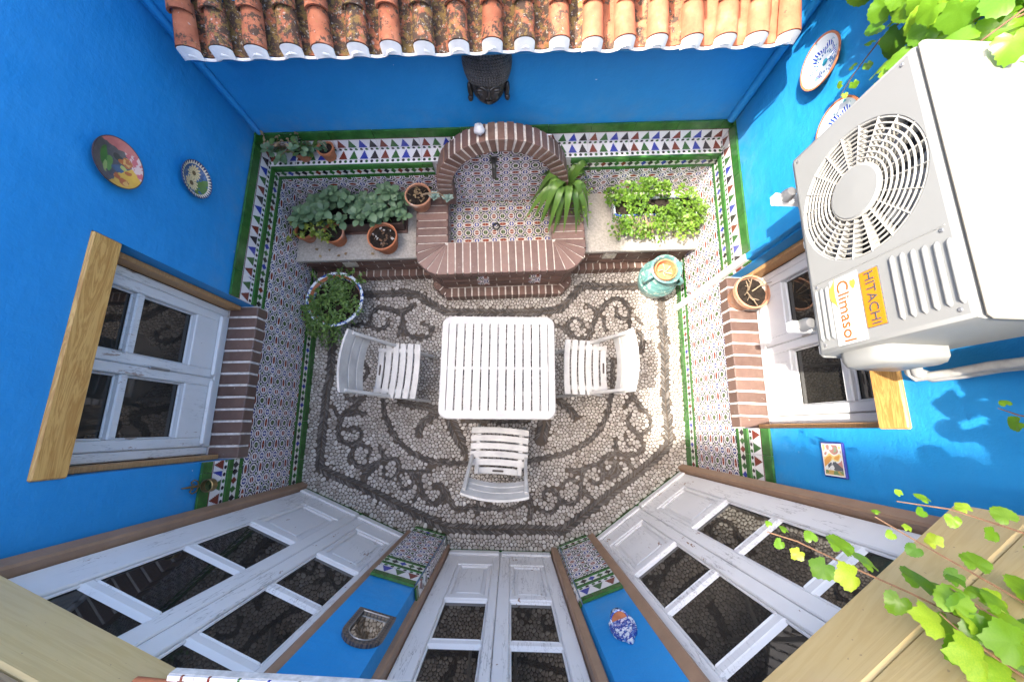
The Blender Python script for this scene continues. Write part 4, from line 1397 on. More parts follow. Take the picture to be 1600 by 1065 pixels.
# ---------------------------------------------------------------- table and chairs
def rounded_rect(x0,x1,y0,y1,r,n=6,bulge=0.0):
    pts=[]
    for cx,cy,a0 in ((x1-r,y1-r,0),(x0+r,y1-r,90),(x0+r,y0+r,180),(x1-r,y0+r,270)):
        for k in range(n+1):
            a=R(a0+90*k/n); pts.append((cx+r*math.cos(a),cy+r*math.sin(a)))
    return pts
def build_table():
    cx,cy=-.0925,.403; hx,hy=.380,.342
    r=root('garden_table',(cx,cy,0),'white slatted resin garden table with rounded corners in the middle','table',rz=R(.4))
    M=WM[r.name]
    z1=.72; z0=.697
    outer=rounded_rect(-hx,hx,-hy,hy,.055); 
    outer=[(x+(.008*(1-(y/hy)**2) if x>0 else -.008*(1-(y/hy)**2)),y+(.012*(1-(x/hx)**2) if y>0 else -.012*(1-(x/hx)**2))) for x,y in outer]
    n=len(outer)
    ix,iy=hx-.042,hy-.052
    def inner(p):
        return (max(-ix,min(ix,p[0])),max(-iy,min(iy,p[1])))
    mb=MB()
    rings=[[(x,y,z0) for x,y in outer],[(x,y,z1-.006) for x,y in outer],[(x*.985,y*.985,z1) for x,y in outer],[(*inner(p),z1) for p in outer],[(*inner(p),z0) for p in outer]]
    vs=[v for q in rings for v in q]; fs=[]
    for k in range(4):
        for i in range(n):
            j=(i+1)%n
            fs.append((k*n+i,k*n+j,(k+1)*n+j,(k+1)*n+i))
    mb.add(vs,fs)
    put('top_frame',smooth_by_angle(mb.mesh('top_frame',PLASTIC),30),None,r,M)
    ns=12; w=2*ix/ns
    sm=MB(); sm.cbox(-w/2+.0037,w/2-.0037,-iy-.003,iy+.003,-.018,0,.0025); sl=sm.mesh('slat',PLASTIC)
    for i in range(ns):
        put('slat',sl,None,r,M@Matrix.Translation((-ix+(i+.5)*w,0,z1-.0005)))
    for yy in (-.012,):
        mb=MB(); mb.cbox(-ix,ix,yy-.010,yy+.010,z0-.012,z1-.0012,.002); put('cross_rib',mb.mesh('cross_rib',PLASTIC),None,r,M)
    for yy in (-iy*.6,iy*.6):
        mb=MB(); mb.box(-ix,ix,yy-.012,yy+.012,z0-.03,z0+.001); put('underframe',mb.mesh('underframe',PLASTIC),None,r,M)
    lm=MB(); lm.tube([(0,0,0),(0,0,.69)],[.018,.022],10)
    lmm=smooth_by_angle(lm.mesh('leg',PLASTIC))
    for sx in (-1,1):
        for sy in (-1,1):
            put('leg',lmm,None,r,M@Matrix.Translation((sx*.27,sy*.26,.004)))
    mb=MB(); mb.box(-.001,.001,-hy-.009,hy+.009,z1-.002,z1+.0006); put('seam',mb.mesh('seam',simple('grey_seam',(.30,.30,.30),.6,.1)),None,r,M)
build_table()

def build_chair():
    r=root('folding_chair',(0,0,0),'x','chair','white slatted folding chairs round the table')
    def bow(x0,x1,z,bulge,ylen,tilt=0.0,hole=False):
        mb=MB(); n=10; vs=[];fs=[]
        for i in range(n+1):
            y=-ylen/2+ylen*i/n; b=bulge*(1-(2*y/ylen)**2)
            for (x,zz) in ((x0+b,z-.014),(x1+b,z-.014),(x1+b,z-.003),(x1+b-.004,z),(x0+b+.004,z),(x0+b,z-.003)):
                vs.append((x,y,zz+tilt*(x-x0)))
        for i in range(n):
            for k in range(6):
                fs.append((i*6+k,i*6+(k+1)%6,(i+1)*6+(k+1)%6,(i+1)*6+k))
        fs.append(tuple(range(6))[::-1]); fs.append(tuple(n*6+k for k in range(6)))
        mb.add(vs,fs); return mb
    p=.0545
    for i in range(5):
        x1=.150-i*p; mb=bow(x1-.044,x1,.445-.004*i,.010,.405,.02)
        put('seat_slat',mb.mesh('seat_slat',PLASTIC),None,r)
    mb=bow(-.168,-.124,.418,.008,.33,.02); put('rear_slat',mb.mesh('rear_slat',PLASTIC),None,r)
    mb=MB(); mb.add([(x,y,.4205) for x,y in rounded_rect(-.146,-.132,-.040,.040,.0069,4)],[tuple(range(20))]); 
    pts=rounded_rect(-.146,-.132,-.040,.040,.0069,4)
    mb=MB(); mb.add([(x,y,.4192) for x,y in pts],[tuple(range(len(pts)))]); put('hand_hole',mb.mesh('hand_hole',simple('dark_hole',(.05,.042,.036),.8,.1)),None,r)
    for sy in (-1,1):
        mb=MB(); mb.cbox(-.165,.145,sy*.150-.016,sy*.150+.016,.408,.4285,.003); put('seat_rail',mb.mesh('seat_rail',PLASTIC),None,r)
        # long member: front foot up to the top of the back
        a=Vector((.165,sy*.188,.004)); b=Vector((-.222,sy*.188,.780))
        mb=MB(); d=(b-a); L=d.length; t=d.normalized(); side=Vector((0,1,0)); nn=t.cross(side)
        Mx=Matrix(((t.x,side.x,nn.x,a.x),(t.y,side.y,nn.y,a.y),(t.z,side.z,nn.z,a.z),(0,0,0,1)))
        mb.cbox(0,L,-.011,.011,-.014,.014,.003,M=Mx); put('back_leg' if False else 'leg',mb.mesh('leg',PLASTIC),None,r)
        a=Vector((-.215,sy*.162,.004)); b=Vector((.115,sy*.162,.425)); d=b-a; L=d.length; t=d.normalized(); nn=t.cross(side)
        Mx=Matrix(((t.x,side.x,nn.x,a.x),(t.y,side.y,nn.y,a.y),(t.z,side.z,nn.z,a.z),(0,0,0,1)))
        mb=MB(); mb.cbox(0,L,-.010,.010,-.013,.013,.003,M=Mx); put('leg',mb.mesh('leg',PLASTIC),None,r)
    # back slats, bowed backwards, tops leaning away
    for k,(z0,z1,x0) in enumerate(((.592,.655,-.176),(.669,.732,-.198),(.746,.820,-.220))):
        vs=[];fs=[];n=12; W=.41
        for i in range(n+1):
            y=-W/2+W*i/n; b=-.030*(1-(2*y/W)**2)
            lean=.28
            for (dz,th) in ((0,0),(0,.014),(z1-z0,.014),(z1-z0,0)):
                x=x0+b-lean*dz-th; vs.append((x+.012,y,z0+dz))
        for i in range(n):
            for q in range(4): fs.append((i*4+q,i*4+(q+1)%4,(i+1)*4+(q+1)%4,(i+1)*4+q))
        fs.append((3,2,1,0)); fs.append(tuple(n*4+q for q in range(4)))
        mb=MB(); mb.add(vs,fs); put('back_slat',smooth_by_angle(mb.mesh('back_slat',PLASTIC),35),None,r)
    mb=MB(); mb.tube([(.04,-.16,.21),(.04,.16,.21)],.008,8); put('stretcher',mb.mesh('stretcher',PLASTIC),None,r)
    return r
ch=build_chair()
for i,(x,y,a,lab) in enumerate(((-.838,.405,-1.5,'white folding chair left of the table, backing the left window'),(.545,.452,178.5,'white folding chair right of the table, its back edge catching the sun'),(-.078,-.150,87.5,'white folding chair in front of the table, nearest the doors'))):
    Mx=Matrix.Translation((x,y,.006))@Matrix.Rotation(R(a),4,'Z')
    if i==0: c=ch; c.matrix_basis=Mx; WM[c.name]=Mx
    else: c=copy_tree(ch,Mx)
    c['label']=lab

# ---------------------------------------------------------------- air conditioner
def text_mesh(s,size,mat,ext=.0008,shear=0.0):
    cu=bpy.data.curves.new('lettering','FONT'); cu.body=s; cu.size=size; cu.extrude=ext; cu.align_x='CENTER'; cu.align_y='CENTER'; cu.shear=shear; cu.resolution_u=3
    o=bpy.data.objects.new('lettering_tmp',cu); COL.objects.link(o)
    dg=bpy.context.evaluated_depsgraph_get(); me=bpy.data.meshes.new_from_object(o.evaluated_get(dg))
    bpy.data.objects.remove(o); me.materials.clear(); me.materials.append(mat); me.name='lettering'
    return me
def build_ac():
    r=root('air_conditioner',FR.p(-.65,1.90,.24),'pale grey air conditioner unit with round fan grille mounted on the right wall','air conditioner')
    m=Mat('ac_enamel',.42,.45); P=m.pos(); n=m.noise(P,3,4,.6); x,y,z=m.xyz(P)
    c=m.mix(n.ss(.35,.75)*.30,(.205,.208,.200),(.175,.17,.158)); m.color(c); AC=m.m
    m=Mat('ac_lid_enamel',.5,.4); P=m.pos(); n=m.noise(P,4,5,.65); st=m.noise(m.mapv(P,(26,3,3)),1.0,4,.6); rust=m.noise(P,13,4,.6).ss(.66,.74); sp=m.noise(P,110,2,.5).gt(.70)
    c=m.mix(n.ss(.3,.7)*.75,(.29,.275,.24),(.23,.195,.15)); c=m.mix(st.ss(.55,.75)*.4,c,(.42,.35,.26)); c=m.mix(rust*.5,c,(.42,.24,.10)); c=m.mix(sp*.35,c,(.30,.24,.17)); m.color(c); LID=m.m
    M=FR.M()
    sA,sB=-1.052,-.258; zA,zB=1.900,2.362; fo=.380; bo=.105
    cs,cz,Rf=-.748,2.132,.212
    # front panel with a round opening
    N=64; vs=[];fs=[]
    def edge(a):
        dx,dy=math.cos(a),math.sin(a)
        kx=((sB-.016-cs) if dx>0 else (cs-sA-.016))/max(abs(dx),1e-6); ky=((zB-.012-cz) if dy>0 else (cz-zA-.012))/max(abs(dy),1e-6)
        k=min(kx,ky); return (cs+dx*k,cz+dy*k)
    angs=sorted([2*math.pi*k/N for k in range(N)]+[math.atan2(b-cz,a-cs)%(2*math.pi) for a in (sA+.016,sB-.016) for b in (zA+.012,zB-.012)])
    N=len(angs)
    for a in angs:
        e=edge(a); c_,s_=math.cos(a),math.sin(a)
        vs+=[(e[0],e[1],fo),(cs+(Rf+.004)*c_,cz+(Rf+.004)*s_,fo),(cs+(Rf-.004)*c_,cz+(Rf-.004)*s_,fo-.008),(cs+(Rf-.004)*c_,cz+(Rf-.004)*s_,fo-.09)]
    for i in range(N):
        j=(i+1)%N
        for k in range(3): fs.append((i*4+k,i*4+k+1,j*4+k+1,j*4+k))
    mb=MB(); mb.add(vs,fs,M=M)
    # rounded rim to the sides
    rect=[(sA+.016,zA+.012),(sB-.016,zA+.012),(sB-.016,zB-.012),(sA+.016,zB-.012)]; out=[(sA,zA),(sB,zA),(sB,zB),(sA,zB)]
    mid=[(a[0]*.3+b[0]*.7,a[1]*.3+b[1]*.7) for a,b in zip(rect,out)]
    rr=[[(x,y,fo) for x,y in rect],[(x,y,fo-.004) for x,y in mid],[(x,y,fo-.016) for x,y in out],[(x,y,bo) for x,y in out]]
    vs=[v for q in rr for v in q]; fs=[]
    for k in range(3):
        for i in range(4):
            j=(i+1)%4; fs.append((k*4+i,k*4+j,(k+1)*4+j,(k+1)*4+i))
    fs.append((12,13,14,15))
    mb.add(vs,fs,M=M)
    cas=put('casing',smooth_by_angle(mb.mesh('casing',AC),35),None,r)
    # lid
    mb=MB(); mb.cbox(sA-.004,sB+.004,zB+.001,zB+.026,bo-.004,fo-.006,.012,M=M); lid=put('lid',smooth_by_angle(mb.mesh('lid',LID),50),None,r)
    for o in (.150,.215,.280):
        mb=MB(); mb.cbox(sA+.04,sB-.04,zB+.024,zB+.029,o-.006,o+.006,.003,M=M); put('lid_rib',mb.mesh('lid_rib',LID),None,lid)
    # dark inside, fan
    mb=MB(); mb.lathe([(0,fo-.088),(Rf,fo-.088)],32,M=M@Matrix.Translation((cs,cz,0))); put('inner_back',mb.mesh('inner_back',simple('dark_interior',(.035,.037,.042),.7,.2)),None,r)
    FAN=simple('grey_fan_plastic',(.30,.31,.33),.5,.08)
    for k in range(3):
        mb=MB(); vs=[];fs=[]
        for i in range(7):
            for j in range(5):
                rr_=.05+.15*j/4; a=2*math.pi*k/3+i*.22+j*.10
                vs.append((cs+rr_*math.cos(a),cz+rr_*math.sin(a),fo-.075+.030*i/6))
        for i in range(6):
            for j in range(4): fs.append((i*5+j,i*5+j+1,i*5+5+j+1,i*5+5+j))
        mb.add(vs,fs,M=M); put('fan_blade',smooth_by_angle(mb.mesh('fan_blade',FAN)),None,r)
    # grille
    GR=simple('cream_grille',(.30,.29,.26),.5,.06)
    for k in range(9):
        rad=.086+(Rf-.002-.086)*k/8
        mb=MB(); mb.tube([(cs+rad*math.cos(a),cz+rad*math.sin(a),fo-.004+.006*(1-k/8)) for a in [2*math.pi*q/56 for q in range(57)]],.0030,6,cap=False,M=M)
        put('grille_ring',smooth_by_angle(mb.mesh('grille_ring',GR)),None,r)
    for k in range(20):
        a=2*math.pi*k/20+.08
        Mx=M@Matrix.Translation((cs,cz,0))@Matrix.Rotation(a,4,'Z')
        mb=MB(); mb.cbox(.070,Rf+.003,-.0016,.0016,fo-.030,fo+.001,.001,M=Mx); put('grille_fin',mb.mesh('grille_fin',GR),None,r)
    mb=MB(); mb.lathe([(.086,fo-.006),(.086,fo+.003),(.080,fo+.008),(0,fo+.010)],36,M=M@Matrix.Translation((cs,cz,0))); put('hub_cap',smooth_by_angle(mb.mesh('hub_cap',AC),30),None,r)
    # louvre ribs
    for z_,a,b in [(2.20+i*.0285,-.492+i*.004,-.302) for i in range(6)]+[(1.925+i*.0225,-.487,-.303) for i in range(3)]:
        mb=MB(); mb.tube([(a,z_,fo-.003),(a+.008,z_,fo+.001),(b-.008,z_,fo+.001),(b,z_,fo-.003)],[.004,.0068,.0068,.004],8,M=M); put('louvre_rib',smooth_by_angle(mb.mesh('louvre_rib',AC),60),None,r)
    # panel step between fan side and service side
    mb=MB(); mb.cbox(-.512,-.5085,zA+.02,zB-.02,fo-.002,fo+.0025,.001,M=M); put('panel_joint',mb.mesh('panel_joint',AC),None,r)
    for s_,z_ in ((sA+.03,zA+.03),(sB-.03,zA+.03),(sA+.03,zB-.03),(sB-.03,zB-.03),(-.50,zA+.03),(-.50,zB-.03)):
        mb=MB(); mb.lathe([(.006,fo-.001),(.006,fo+.0015),(.003,fo+.003),(0,fo+.002)],10,M=M@Matrix.Translation((s_,z_,0))); put('screw',mb.mesh('screw',METAL),None,r)
    # badge and sticker with lettering
    ORG=simple('orange_badge',(.55,.17,.008),.4,.04); DK=simple('badge_dark',(.05,.06,.07),.5,.05); STK=simple('white_sticker',(.50,.50,.49),.4,.04); ORT=simple('orange_print',(.60,.085,.008),.5,.04); YEL=simple('yellow_print',(.55,.36,.05),.5,.15,20)
    mb=MB(); mb.box(-.4825,-.3045,2.094,2.156,fo-.001,fo+.0012,M=M); put('badge_border',mb.mesh('badge_border',DK),None,r)
    mb=MB(); mb.box(-.4810,-.3060,2.0955,2.1545,fo,fo+.0026,M=M); b=put('badge',mb.mesh('badge',ORG),None,r)
    put('lettering',text_mesh('HITACHI',.043,DK),None,b,FR.M(-.3935,2.125,fo+.003))
    mb=MB(); mb.box(-.498,-.273,1.984,2.088,fo-.001,fo+.0022,M=M); b=put('sticker',mb.mesh('sticker',STK),None,r)
    put('lettering',text_mesh('Climasol',.060,ORT),None,b,FR.M(-.382,2.030,fo+.0028))
    def blob(pts): 
        mb=MB(); mb.prism(pts,fo+.002,fo+.0034,M=M); return mb
    put('printed_figure',blob([(-.490+.085*math.cos(a)*(.55+.1*math.sin(3*a))+.04,1.997+.010*math.sin(a)+.006*math.cos(2*a)) for a in [2*math.pi*k/20 for k in range(20)]]).mesh('printed_figure',YEL),None,b)
    put('printed_figure',blob([(-.462+.014*math.cos(a)*(1+.3*math.cos(3*a)),2.070+.010*math.sin(a)) for a in [2*math.pi*k/18 for k in range(18)]]).mesh('printed_figure',YEL),None,b)
    # valve cover on the near end, pipes
    prof=[(.160,1.93),(.325,1.93),(.345,1.945),(.352,1.965),(.352,2.05),(.345,2.085),(.325,2.105),(.160,2.105)]
    vs=[];n=len(prof)
    for s_,k in ((sB-.002,1.0),(sB+.030,1.0),(sB+.048,.93),(sB+.056,.78)):
        for o,z_ in prof: vs.append((s_,2.01+(z_-2.01)*k,.24+(o-.24)*k))
    fs=[]
    for q in range(3):
        for i in range(n): fs.append((q*n+i,q*n+(i+1)%n,(q+1)*n+(i+1)%n,(q+1)*n+i))
    fs.append(tuple(3*n+i for i in range(n)))
    mb=MB(); mb.add(vs,fs,M=M); 
    me=mb.mesh('valve_cover',AC)
    put('valve_cover',smooth_by_angle(me,50),None,r)
    mb=MB(); mb.cbox(sA-.004,sB+.004,zA-.022,zA+.004,bo+.01,fo-.012,.010,M=M); put('base_pan',mb.mesh('base_pan',AC),None,r)
    TAPE=simple('grey_tape',(.34,.33,.31),.55,.2,25,.3)
    for k,(o,dz) in enumerate(((.035,0),(.070,-.02))):
        mb=MB(); mb.tube([FR.p(sB+.03,1.99+dz,.15),FR.p(sB+.055,1.955+dz,.11),FR.p(sB+.07,1.95+dz,o+.02),FR.p(sB+.066,2.02,o),FR.p(sB+.060,2.12,o),FR.p(sB+.062,2.22,o)],.017-.003*k,10); put('wrapped_pipe',smooth_by_angle(mb.mesh('wrapped_pipe',TAPE)),None,r)
    mb=MB(); mb.tube([FR.p(sB+.062,2.21,.05),FR.p(sB+.05,2.6,.05),FR.p(sB+.04,3.08,.05)],.032,10); put('painted_pipe',smooth_by_angle(mb.mesh('painted_pipe',PLASTER)),None,r)
    # brackets with rubber feet
    for s_ in (-.930,-.385):
        mb=MB(); mb.cbox(s_-.02,s_+.02,1.800,1.835,.0,.412,.003,M=M); mb.cbox(s_-.02,s_+.02,1.45,1.835,.0,.010,.003,M=M)
        mb.add([(s_-.004,1.50,.01),(s_+.004,1.50,.01),(s_+.004,1.80,.30),(s_-.004,1.80,.30),(s_-.004,1.53,.01),(s_+.004,1.53,.01),(s_+.004,1.80,.27),(s_-.004,1.80,.27)],[(0,1,2,3),(7,6,5,4),(0,3,7,4),(1,5,6,2)],M=M)
        b=put('bracket',mb.mesh('bracket',WHITE),None,r)
        for o in (.14,.375):
            mb=MB(); mb.lathe([(.024,0),(.024,.022),(.018,.042),(0,.042)],14,M=FR.M(s_,1.835,o)@Matrix.Rotation(-math.pi/2,4,'X')); put('rubber_foot',smooth_by_angle(mb.mesh('rubber_foot',METAL),40),None,b)
build_ac()

# ---------------------------------------------------------------- things hanging on the walls
def plate_mesh(rad,depth,mat_face,mat_rim,rimw=.06,th=.006):
    prof=[(0,depth*.25),(rad*.55,depth*.30),(rad*.62,depth*.45),(rad*(1-rimw),depth*.95)]
    mb=MB(); mb.lathe(prof,40,0); mb.lathe([(rad*(1-rimw),depth*.95),(rad,depth),(rad*1.0,depth-th),(rad*.6,-.0),(0,0)],40,1)
    return smooth_by_angle(mb.mesh('plate',[mat_face,mat_rim]),60)
def mat_fruit():
    m=Mat('painted_still_life',.28,.5); c=m.coord(); x,y,z=m.xyz(c)
    d=m.noise(c,16,3,.6); x=x/.105+(d-.5)*.35; y=y/.105+(m.noise(m.mapv(c,(1,1,1),(5,3,1)),16,3,.6)-.5)*.35
    n=m.noise(c,40,4,.6)
    col=m.mix(n,(.045,.040,.042),(.16,.15,.15))
    def disc(cx,cy,rx,ry):
        a=(x-cx)/rx; b=(y-cy)/ry; return (a*a+b*b).sqrt()
    col=m.mix((x*.75-y*.75).gt(.42),col,m.mix(n,(.50,.24,.03),(.72,.45,.08)))
    col=m.mix(y.gt(.62+0.0),col,m.mix(n,(.42,.10,.09),(.62,.22,.18)))
    for cx,cy,rx,ry,c_ in ((-.46,.12,.16,.40,(.05,.13,.03)),(-.22,-.10,.12,.34,(.10,.19,.05)),(-.40,-.30,.10,.26,(.22,.28,.09)),(.10,.30,.20,.13,(.03,.035,.03))):
        col=m.mix(disc(cx,cy,rx,ry).lt(1),col,m.mix(n,c_,tuple(q*1.8 for q in c_)))
    col=m.mix((x*1.1+y*.7).gt(.78)*y.lt(.62),col,m.mix(n.gt(.5),(.50,.12,.12),(.60,.42,.36)))
    for cx,cy,rr_ in ((.44,.22,.20),(.24,.18,.14),(.34,-.66,.19),(.12,-.50,.13),(.56,-.20,.12)):
        e=disc(cx,cy,rr_,rr_*.9); col=m.mix(e.lt(1),col,m.mix(n.gt(.48),(.62,.34,.10),(.42,.12,.04)))
    e=disc(.14,-.18,.26,.15); col=m.mix(e.lt(1),col,m.mix(n,(.04,.06,.10),(.12,.17,.24)))
    e=disc(.36,-.06,.16,.08); col=m.mix(e.lt(1),col,(.44,.42,.12))
    m.color(col); return m.m
def mat_sunflower():
    m=Mat('painted_sunflowers',.25,.5); c=m.coord(); x,y,z=m.xyz(c); x=x/.098; y=y/.098
    n=m.noise(c,60,3,.6)
    col=m.mix(n.gt(.52),(.04,.085,.20),(.09,.15,.28))
    g=m.noise(c,26,3,.6); col=m.mix((g.gt(.52))*((x*.6-y).gt(.05)),col,(.12,.19,.05))
    rr=(x*x+y*y).sqrt(); th=y.atan2(x)
    for cx,cy,R0 in ((-.02,.34,.42),(-.16,-.26,.42)):
        a=x-cx; b=y-cy; r_=(a*a+b*b).sqrt(); t=b.atan2(a)
        pet=((t*6.5).sin().abs()*.30+.70)*R0
        col=m.mix(r_.lt(pet),col,(.72,.56,.30)); col=m.mix(r_.lt(R0*.30),col,(.16,.10,.05)); col=m.mix(((t*13.0).sin().gt(.86))*r_.lt(R0*.8)*r_.gt(R0*.3),col,(.30,.18,.08))
    tri=((th*5.73).frac()-.5).abs()*2.0
    col=m.mix(rr.gt(.80),col,(.03,.05,.12)); col=m.mix(rr.gt(.80)*((rr-.80)/.20+tri).lt(1.0),col,(.70,.58,.42))
    m.color(col); return m.m
def mat_blueplate(seed):
    m=Mat('blue_painted_plate',.2,.5); c=m.coord(); x,y,z=m.xyz(c); x=x/.115; y=y/.115
    rr=(x*x+y*y).sqrt(); th=y.atan2(x); n=m.noise(m.mapv(c,(1,1,1),(seed,seed,0)),34,4,.6)
    col=m.mix(n.gt(.60)*rr.gt(.35),(.70,.74,.76),(.12,.38,.42))
    fan=((th*5.0+n*2.2).sin()*.5+.5); b1=((rr-.66+fan*.16).abs().lt(.08))*((th*34.0+rr*9.0).sin().gt(-.2))
    col=m.mix(b1,col,(.02,.055,.38))
    b2=((rr-.38+n*.2-.1).abs().lt(.055))*((th*18.0).sin().gt(-.1)); col=m.mix(b2,col,(.03,.13,.30))
    br=((th-.8+(rr-.3)*1.3).abs().lt(.10))*rr.lt(.62); col=m.mix(br,col,(.02,.10,.28))
    lf=(((rr*26.0).sin().gt(.1))*((th-.8+(rr-.3)*1.3).abs().lt(.34)))*rr.lt(.6)*rr.gt(.15); col=m.mix(lf,col,(.03,.16,.34))
    col=m.mix(rr.lt(.14),col,(.03,.22,.30)); m.color(col); return m.m
def hang(name,mesh,F,s,z,off,rot,label,cat,tilt=0.0,group=None):
    return tag(put(name,mesh,None,None,F.M(s,z,off)@Matrix.Rotation(tilt,4,'X')@Matrix.Rotation(rot,4,'Z')),label,cat,group)
DKR=simple('dark_plate_rim',(.06,.04,.04),.4,.1); BLR=simple('blue_plate_rim',(.03,.05,.13),.3,.1)
hang('wall_plate',plate_mesh(.106,.030,mat_fruit(),DKR,.03),FL,1.085,1.790,.006,R(-82),'round plate painted with red, yellow and green still life on the left wall','plate')
hang('wall_plate',plate_mesh(.098,.028,mat_sunflower(),BLR,.02),FL,1.280,1.415,.006,R(-80),'small dark blue plate with two cream sunflowers on the left wall','plate')
hang('wall_plate',plate_mesh(.118,.040,mat_blueplate(3.0),TERRA,.08),FR,-1.738,1.745,.010,R(20),'blue and white plate with clay rim on the right wall near the eave','plate')
hang('wall_plate',plate_mesh(.118,.040,mat_blueplate(8.0),TERRA,.08),FR,-1.345,1.775,.010,R(100),'blue and white plate half hidden behind the air conditioner','plate')
def build_plaque():
    m=Mat('picture_tile_glaze',.25,.5); c=m.coord(); x,y,z=m.xyz(c)
    n=m.noise(c,30,3,.6); v=m.voro(c,55,'F1','Distance'); k=m.noise(m.mapv(c,(22,22,22)),1.0,1,.5)
    col=m.ramp(k,[(.30,(.62,.30,.08)),(.42,(.70,.55,.20)),(.50,(.65,.66,.62)),(.58,(.45,.22,.18)),(.68,(.25,.34,.22))],'CONSTANT')
    hill=(y+.010+(x.abs()*.75)).lt(.0+.012); col=m.mix(hill*y.gt(-.045),col,m.mix(n.gt(.5),(.62,.64,.60),(.10,.11,.12)))
    col=m.mix(y.lt(-.046),col,m.mix(n.gt(.5),(.46,.30,.10),(.16,.24,.10)))
    col=m.mix((x.abs().gt(.048)).max(y.abs().gt(.064)),col,(.68,.66,.60)); col=m.mix((x.abs().gt(.0535)).max(y.abs().gt(.0695)),col,(.025,.035,.22)); m.color(col)
    # local x along the wall, y up: the picture hangs upright
    mb=MB(); mb.cbox(-.060,.060,-.076,.076,0,.012,.003)
    # the picture is wider along the wall in the photograph's tall direction
    hang('picture_tile',mb.mesh('picture_tile',m.m),FR,.1125,1.448,.004,math.pi/2,'small blue bordered picture tile hung on the sunny right wall','tile')
build_plaque()
def build_mirror():
    F=PLF; s=.075; z0=1.335
    r=root('wall_mirror',F.p(s,z0,0),'small arched mirror with mosaic frame on the left pier','mirror')
    m=Mat('mosaic_frame',.4,.5); c=m.coord(); x,y,z=m.xyz(c); k=(x/.016).floor()+(y/.016).floor(); t=((x/.016).frac()-.5).abs()*2+((y/.016).frac()); n=m.noise(c,20,3,.6)
    col=m.mix(t.lt(1.0),(.13,.10,.075),(.03,.03,.036)); col=m.mix(n.ss(.5,.7)*.5,col,(.16,.12,.08)); m.color(col)
    def arch(w,h,inset=0.0,n=16):
        hw=w/2-inset; return [(-hw,inset),(hw,inset)]+[(hw*math.cos(math.pi*q/n),h-w/2+hw*math.sin(math.pi*q/n)) for q in range(n+1)]
    Mx=F.M(s,z0,.002)
    o=arch(.165,.245); i=arch(.165,.245,.026); N=len(o)
    vs=[(x,y,0) for x,y in o]+[(x,y,.014) for x,y in o]+[(x,y,.014) for x,y in i]+[(x,y,.004) for x,y in i]
    fs=[(k*N+a,k*N+(a+1)%N,(k+1)*N+(a+1)%N,(k+1)*N+a) for k in range(3) for a in range(N)]
    mb=MB(); mb.add(vs,fs); put('frame',mb.mesh('frame',m.m),None,r,Mx)
    mb=MB(); mb.tube([(x,y,.016) for x,y in arch(.165,.245,.024)+[arch(.165,.245,.024)[0]]],.0025,6); put('silver_bead',mb.mesh('silver_bead',METAL),None,r,Mx)
    mm=Mat('mirror_glass',.02,.5); mm.color((.55,.55,.52)); mm.b.inputs['Metallic'].default_value=1.0
    mb=MB(); mb.add([(x,y,.006) for x,y in i],[tuple(range(N))]); put('mirror_glass',mb.mesh('mirror_glass',mm.m),None,r,Mx)
build_mirror()
def build_font():
    F=PRF; s=.105
    r=root('ceramic_wall_pocket',F.p(s,1.25,0),'blue and white ceramic wall pocket with open bowl on the right pier','wall pocket')
    m=Mat('blue_white_ceramic',.15,.5); c=m.coord(); n=m.noise(c,45,4,.65); v=m.noise(m.mapv(c,(1,1,1),(4,2,7)),70,3,.6)
    col=m.mix(n.gt(.50),(.66,.70,.76),(.025,.06,.30)); col=m.mix(v.gt(.58),col,(.10,.22,.50)); m.color(col); CER=m.m
    Mx=F.M(s,0,.003)
    pts=[(-.030,1.235),(-.050,1.27),(-.056,1.32),(-.052,1.365),(-.038,1.40),(-.018,1.420),(-.012,1.438),(0,1.452),(.012,1.438),(.018,1.420),(.038,1.40),(.052,1.365),(.056,1.32),(.050,1.27),(.030,1.235)]
    mb=MB(); mb.prism(pts,0,.012); mb.prism([(x*.72,1.34+(y-1.34)*.72) for x,y in pts],.012,.020); put('back_plate',smooth_by_angle(mb.mesh('back_plate',CER),40),None,r,Mx)
    mb=MB(); mb.lathe([(.004,-.075),(.020,-.065),(.036,-.035),(.042,0),(.036,.002),(.030,-.02),(0,-.03)],24,M=Matrix.Translation(F.p(s,1.295,.022))); b=put('bowl',smooth_by_angle(mb.mesh('bowl',CER),60),None,r)
    mb=MB(); mb.lathe([(.0345,-.004),(0,-.006)],20,M=Matrix.Translation(F.p(s,1.295,.022))); put('bowl_inside',mb.mesh('bowl_inside',TERRA),None,b)
build_font()
def build_sconce():
    F=FL; s=-.325
    r=root('brass_wall_holder',F.p(s,1.04,0),'small old brass ring holder on the left wall beside the left door','wall holder')
    M=F.M(s,1.035,0)
    mb=MB(); mb.lathe([(.030,-.02),(.034,-.018),(.034,.016),(.030,.018),(.030,-.02)],24,M=M@Matrix.Translation((0,0,.060))@Matrix.Rotation(-math.pi/2,4,'X')); put('ring',smooth_by_angle(mb.mesh('ring',BRASS),50),None,r)
    mb=MB(); mb.lathe([(.029,-.010),(0,-.012)],20,M=M@Matrix.Translation((0,0,.060))@Matrix.Rotation(-math.pi/2,4,'X')); put('green_glass',mb.mesh('green_glass',simple('green_bottle_glass',(.02,.045,.015),.1,.4,60)),None,r)
    mb=MB()
    for sg in (-1,1):
        mb.tube([(sg*.004,.02,.022),(sg*.026,.030,.020),(sg*.034,.050,.018),(sg*.024,.066,.016),(sg*.010,.058,.016),(sg*.014,.046,.016)],.0035,6,M=M)
    mb.tube([(0,-.01,.02),(0,.05,.018),(0,.085,.012),(0,.110,.006)],[.006,.007,.005,.002],8,M=M); mb.tube([(0,0,.0),(0,0,.03)],.006,8,M=M)
    put('scroll_back',smooth_by_angle(mb.mesh('scroll_back',BRASS),50),None,r)
build_sconce()
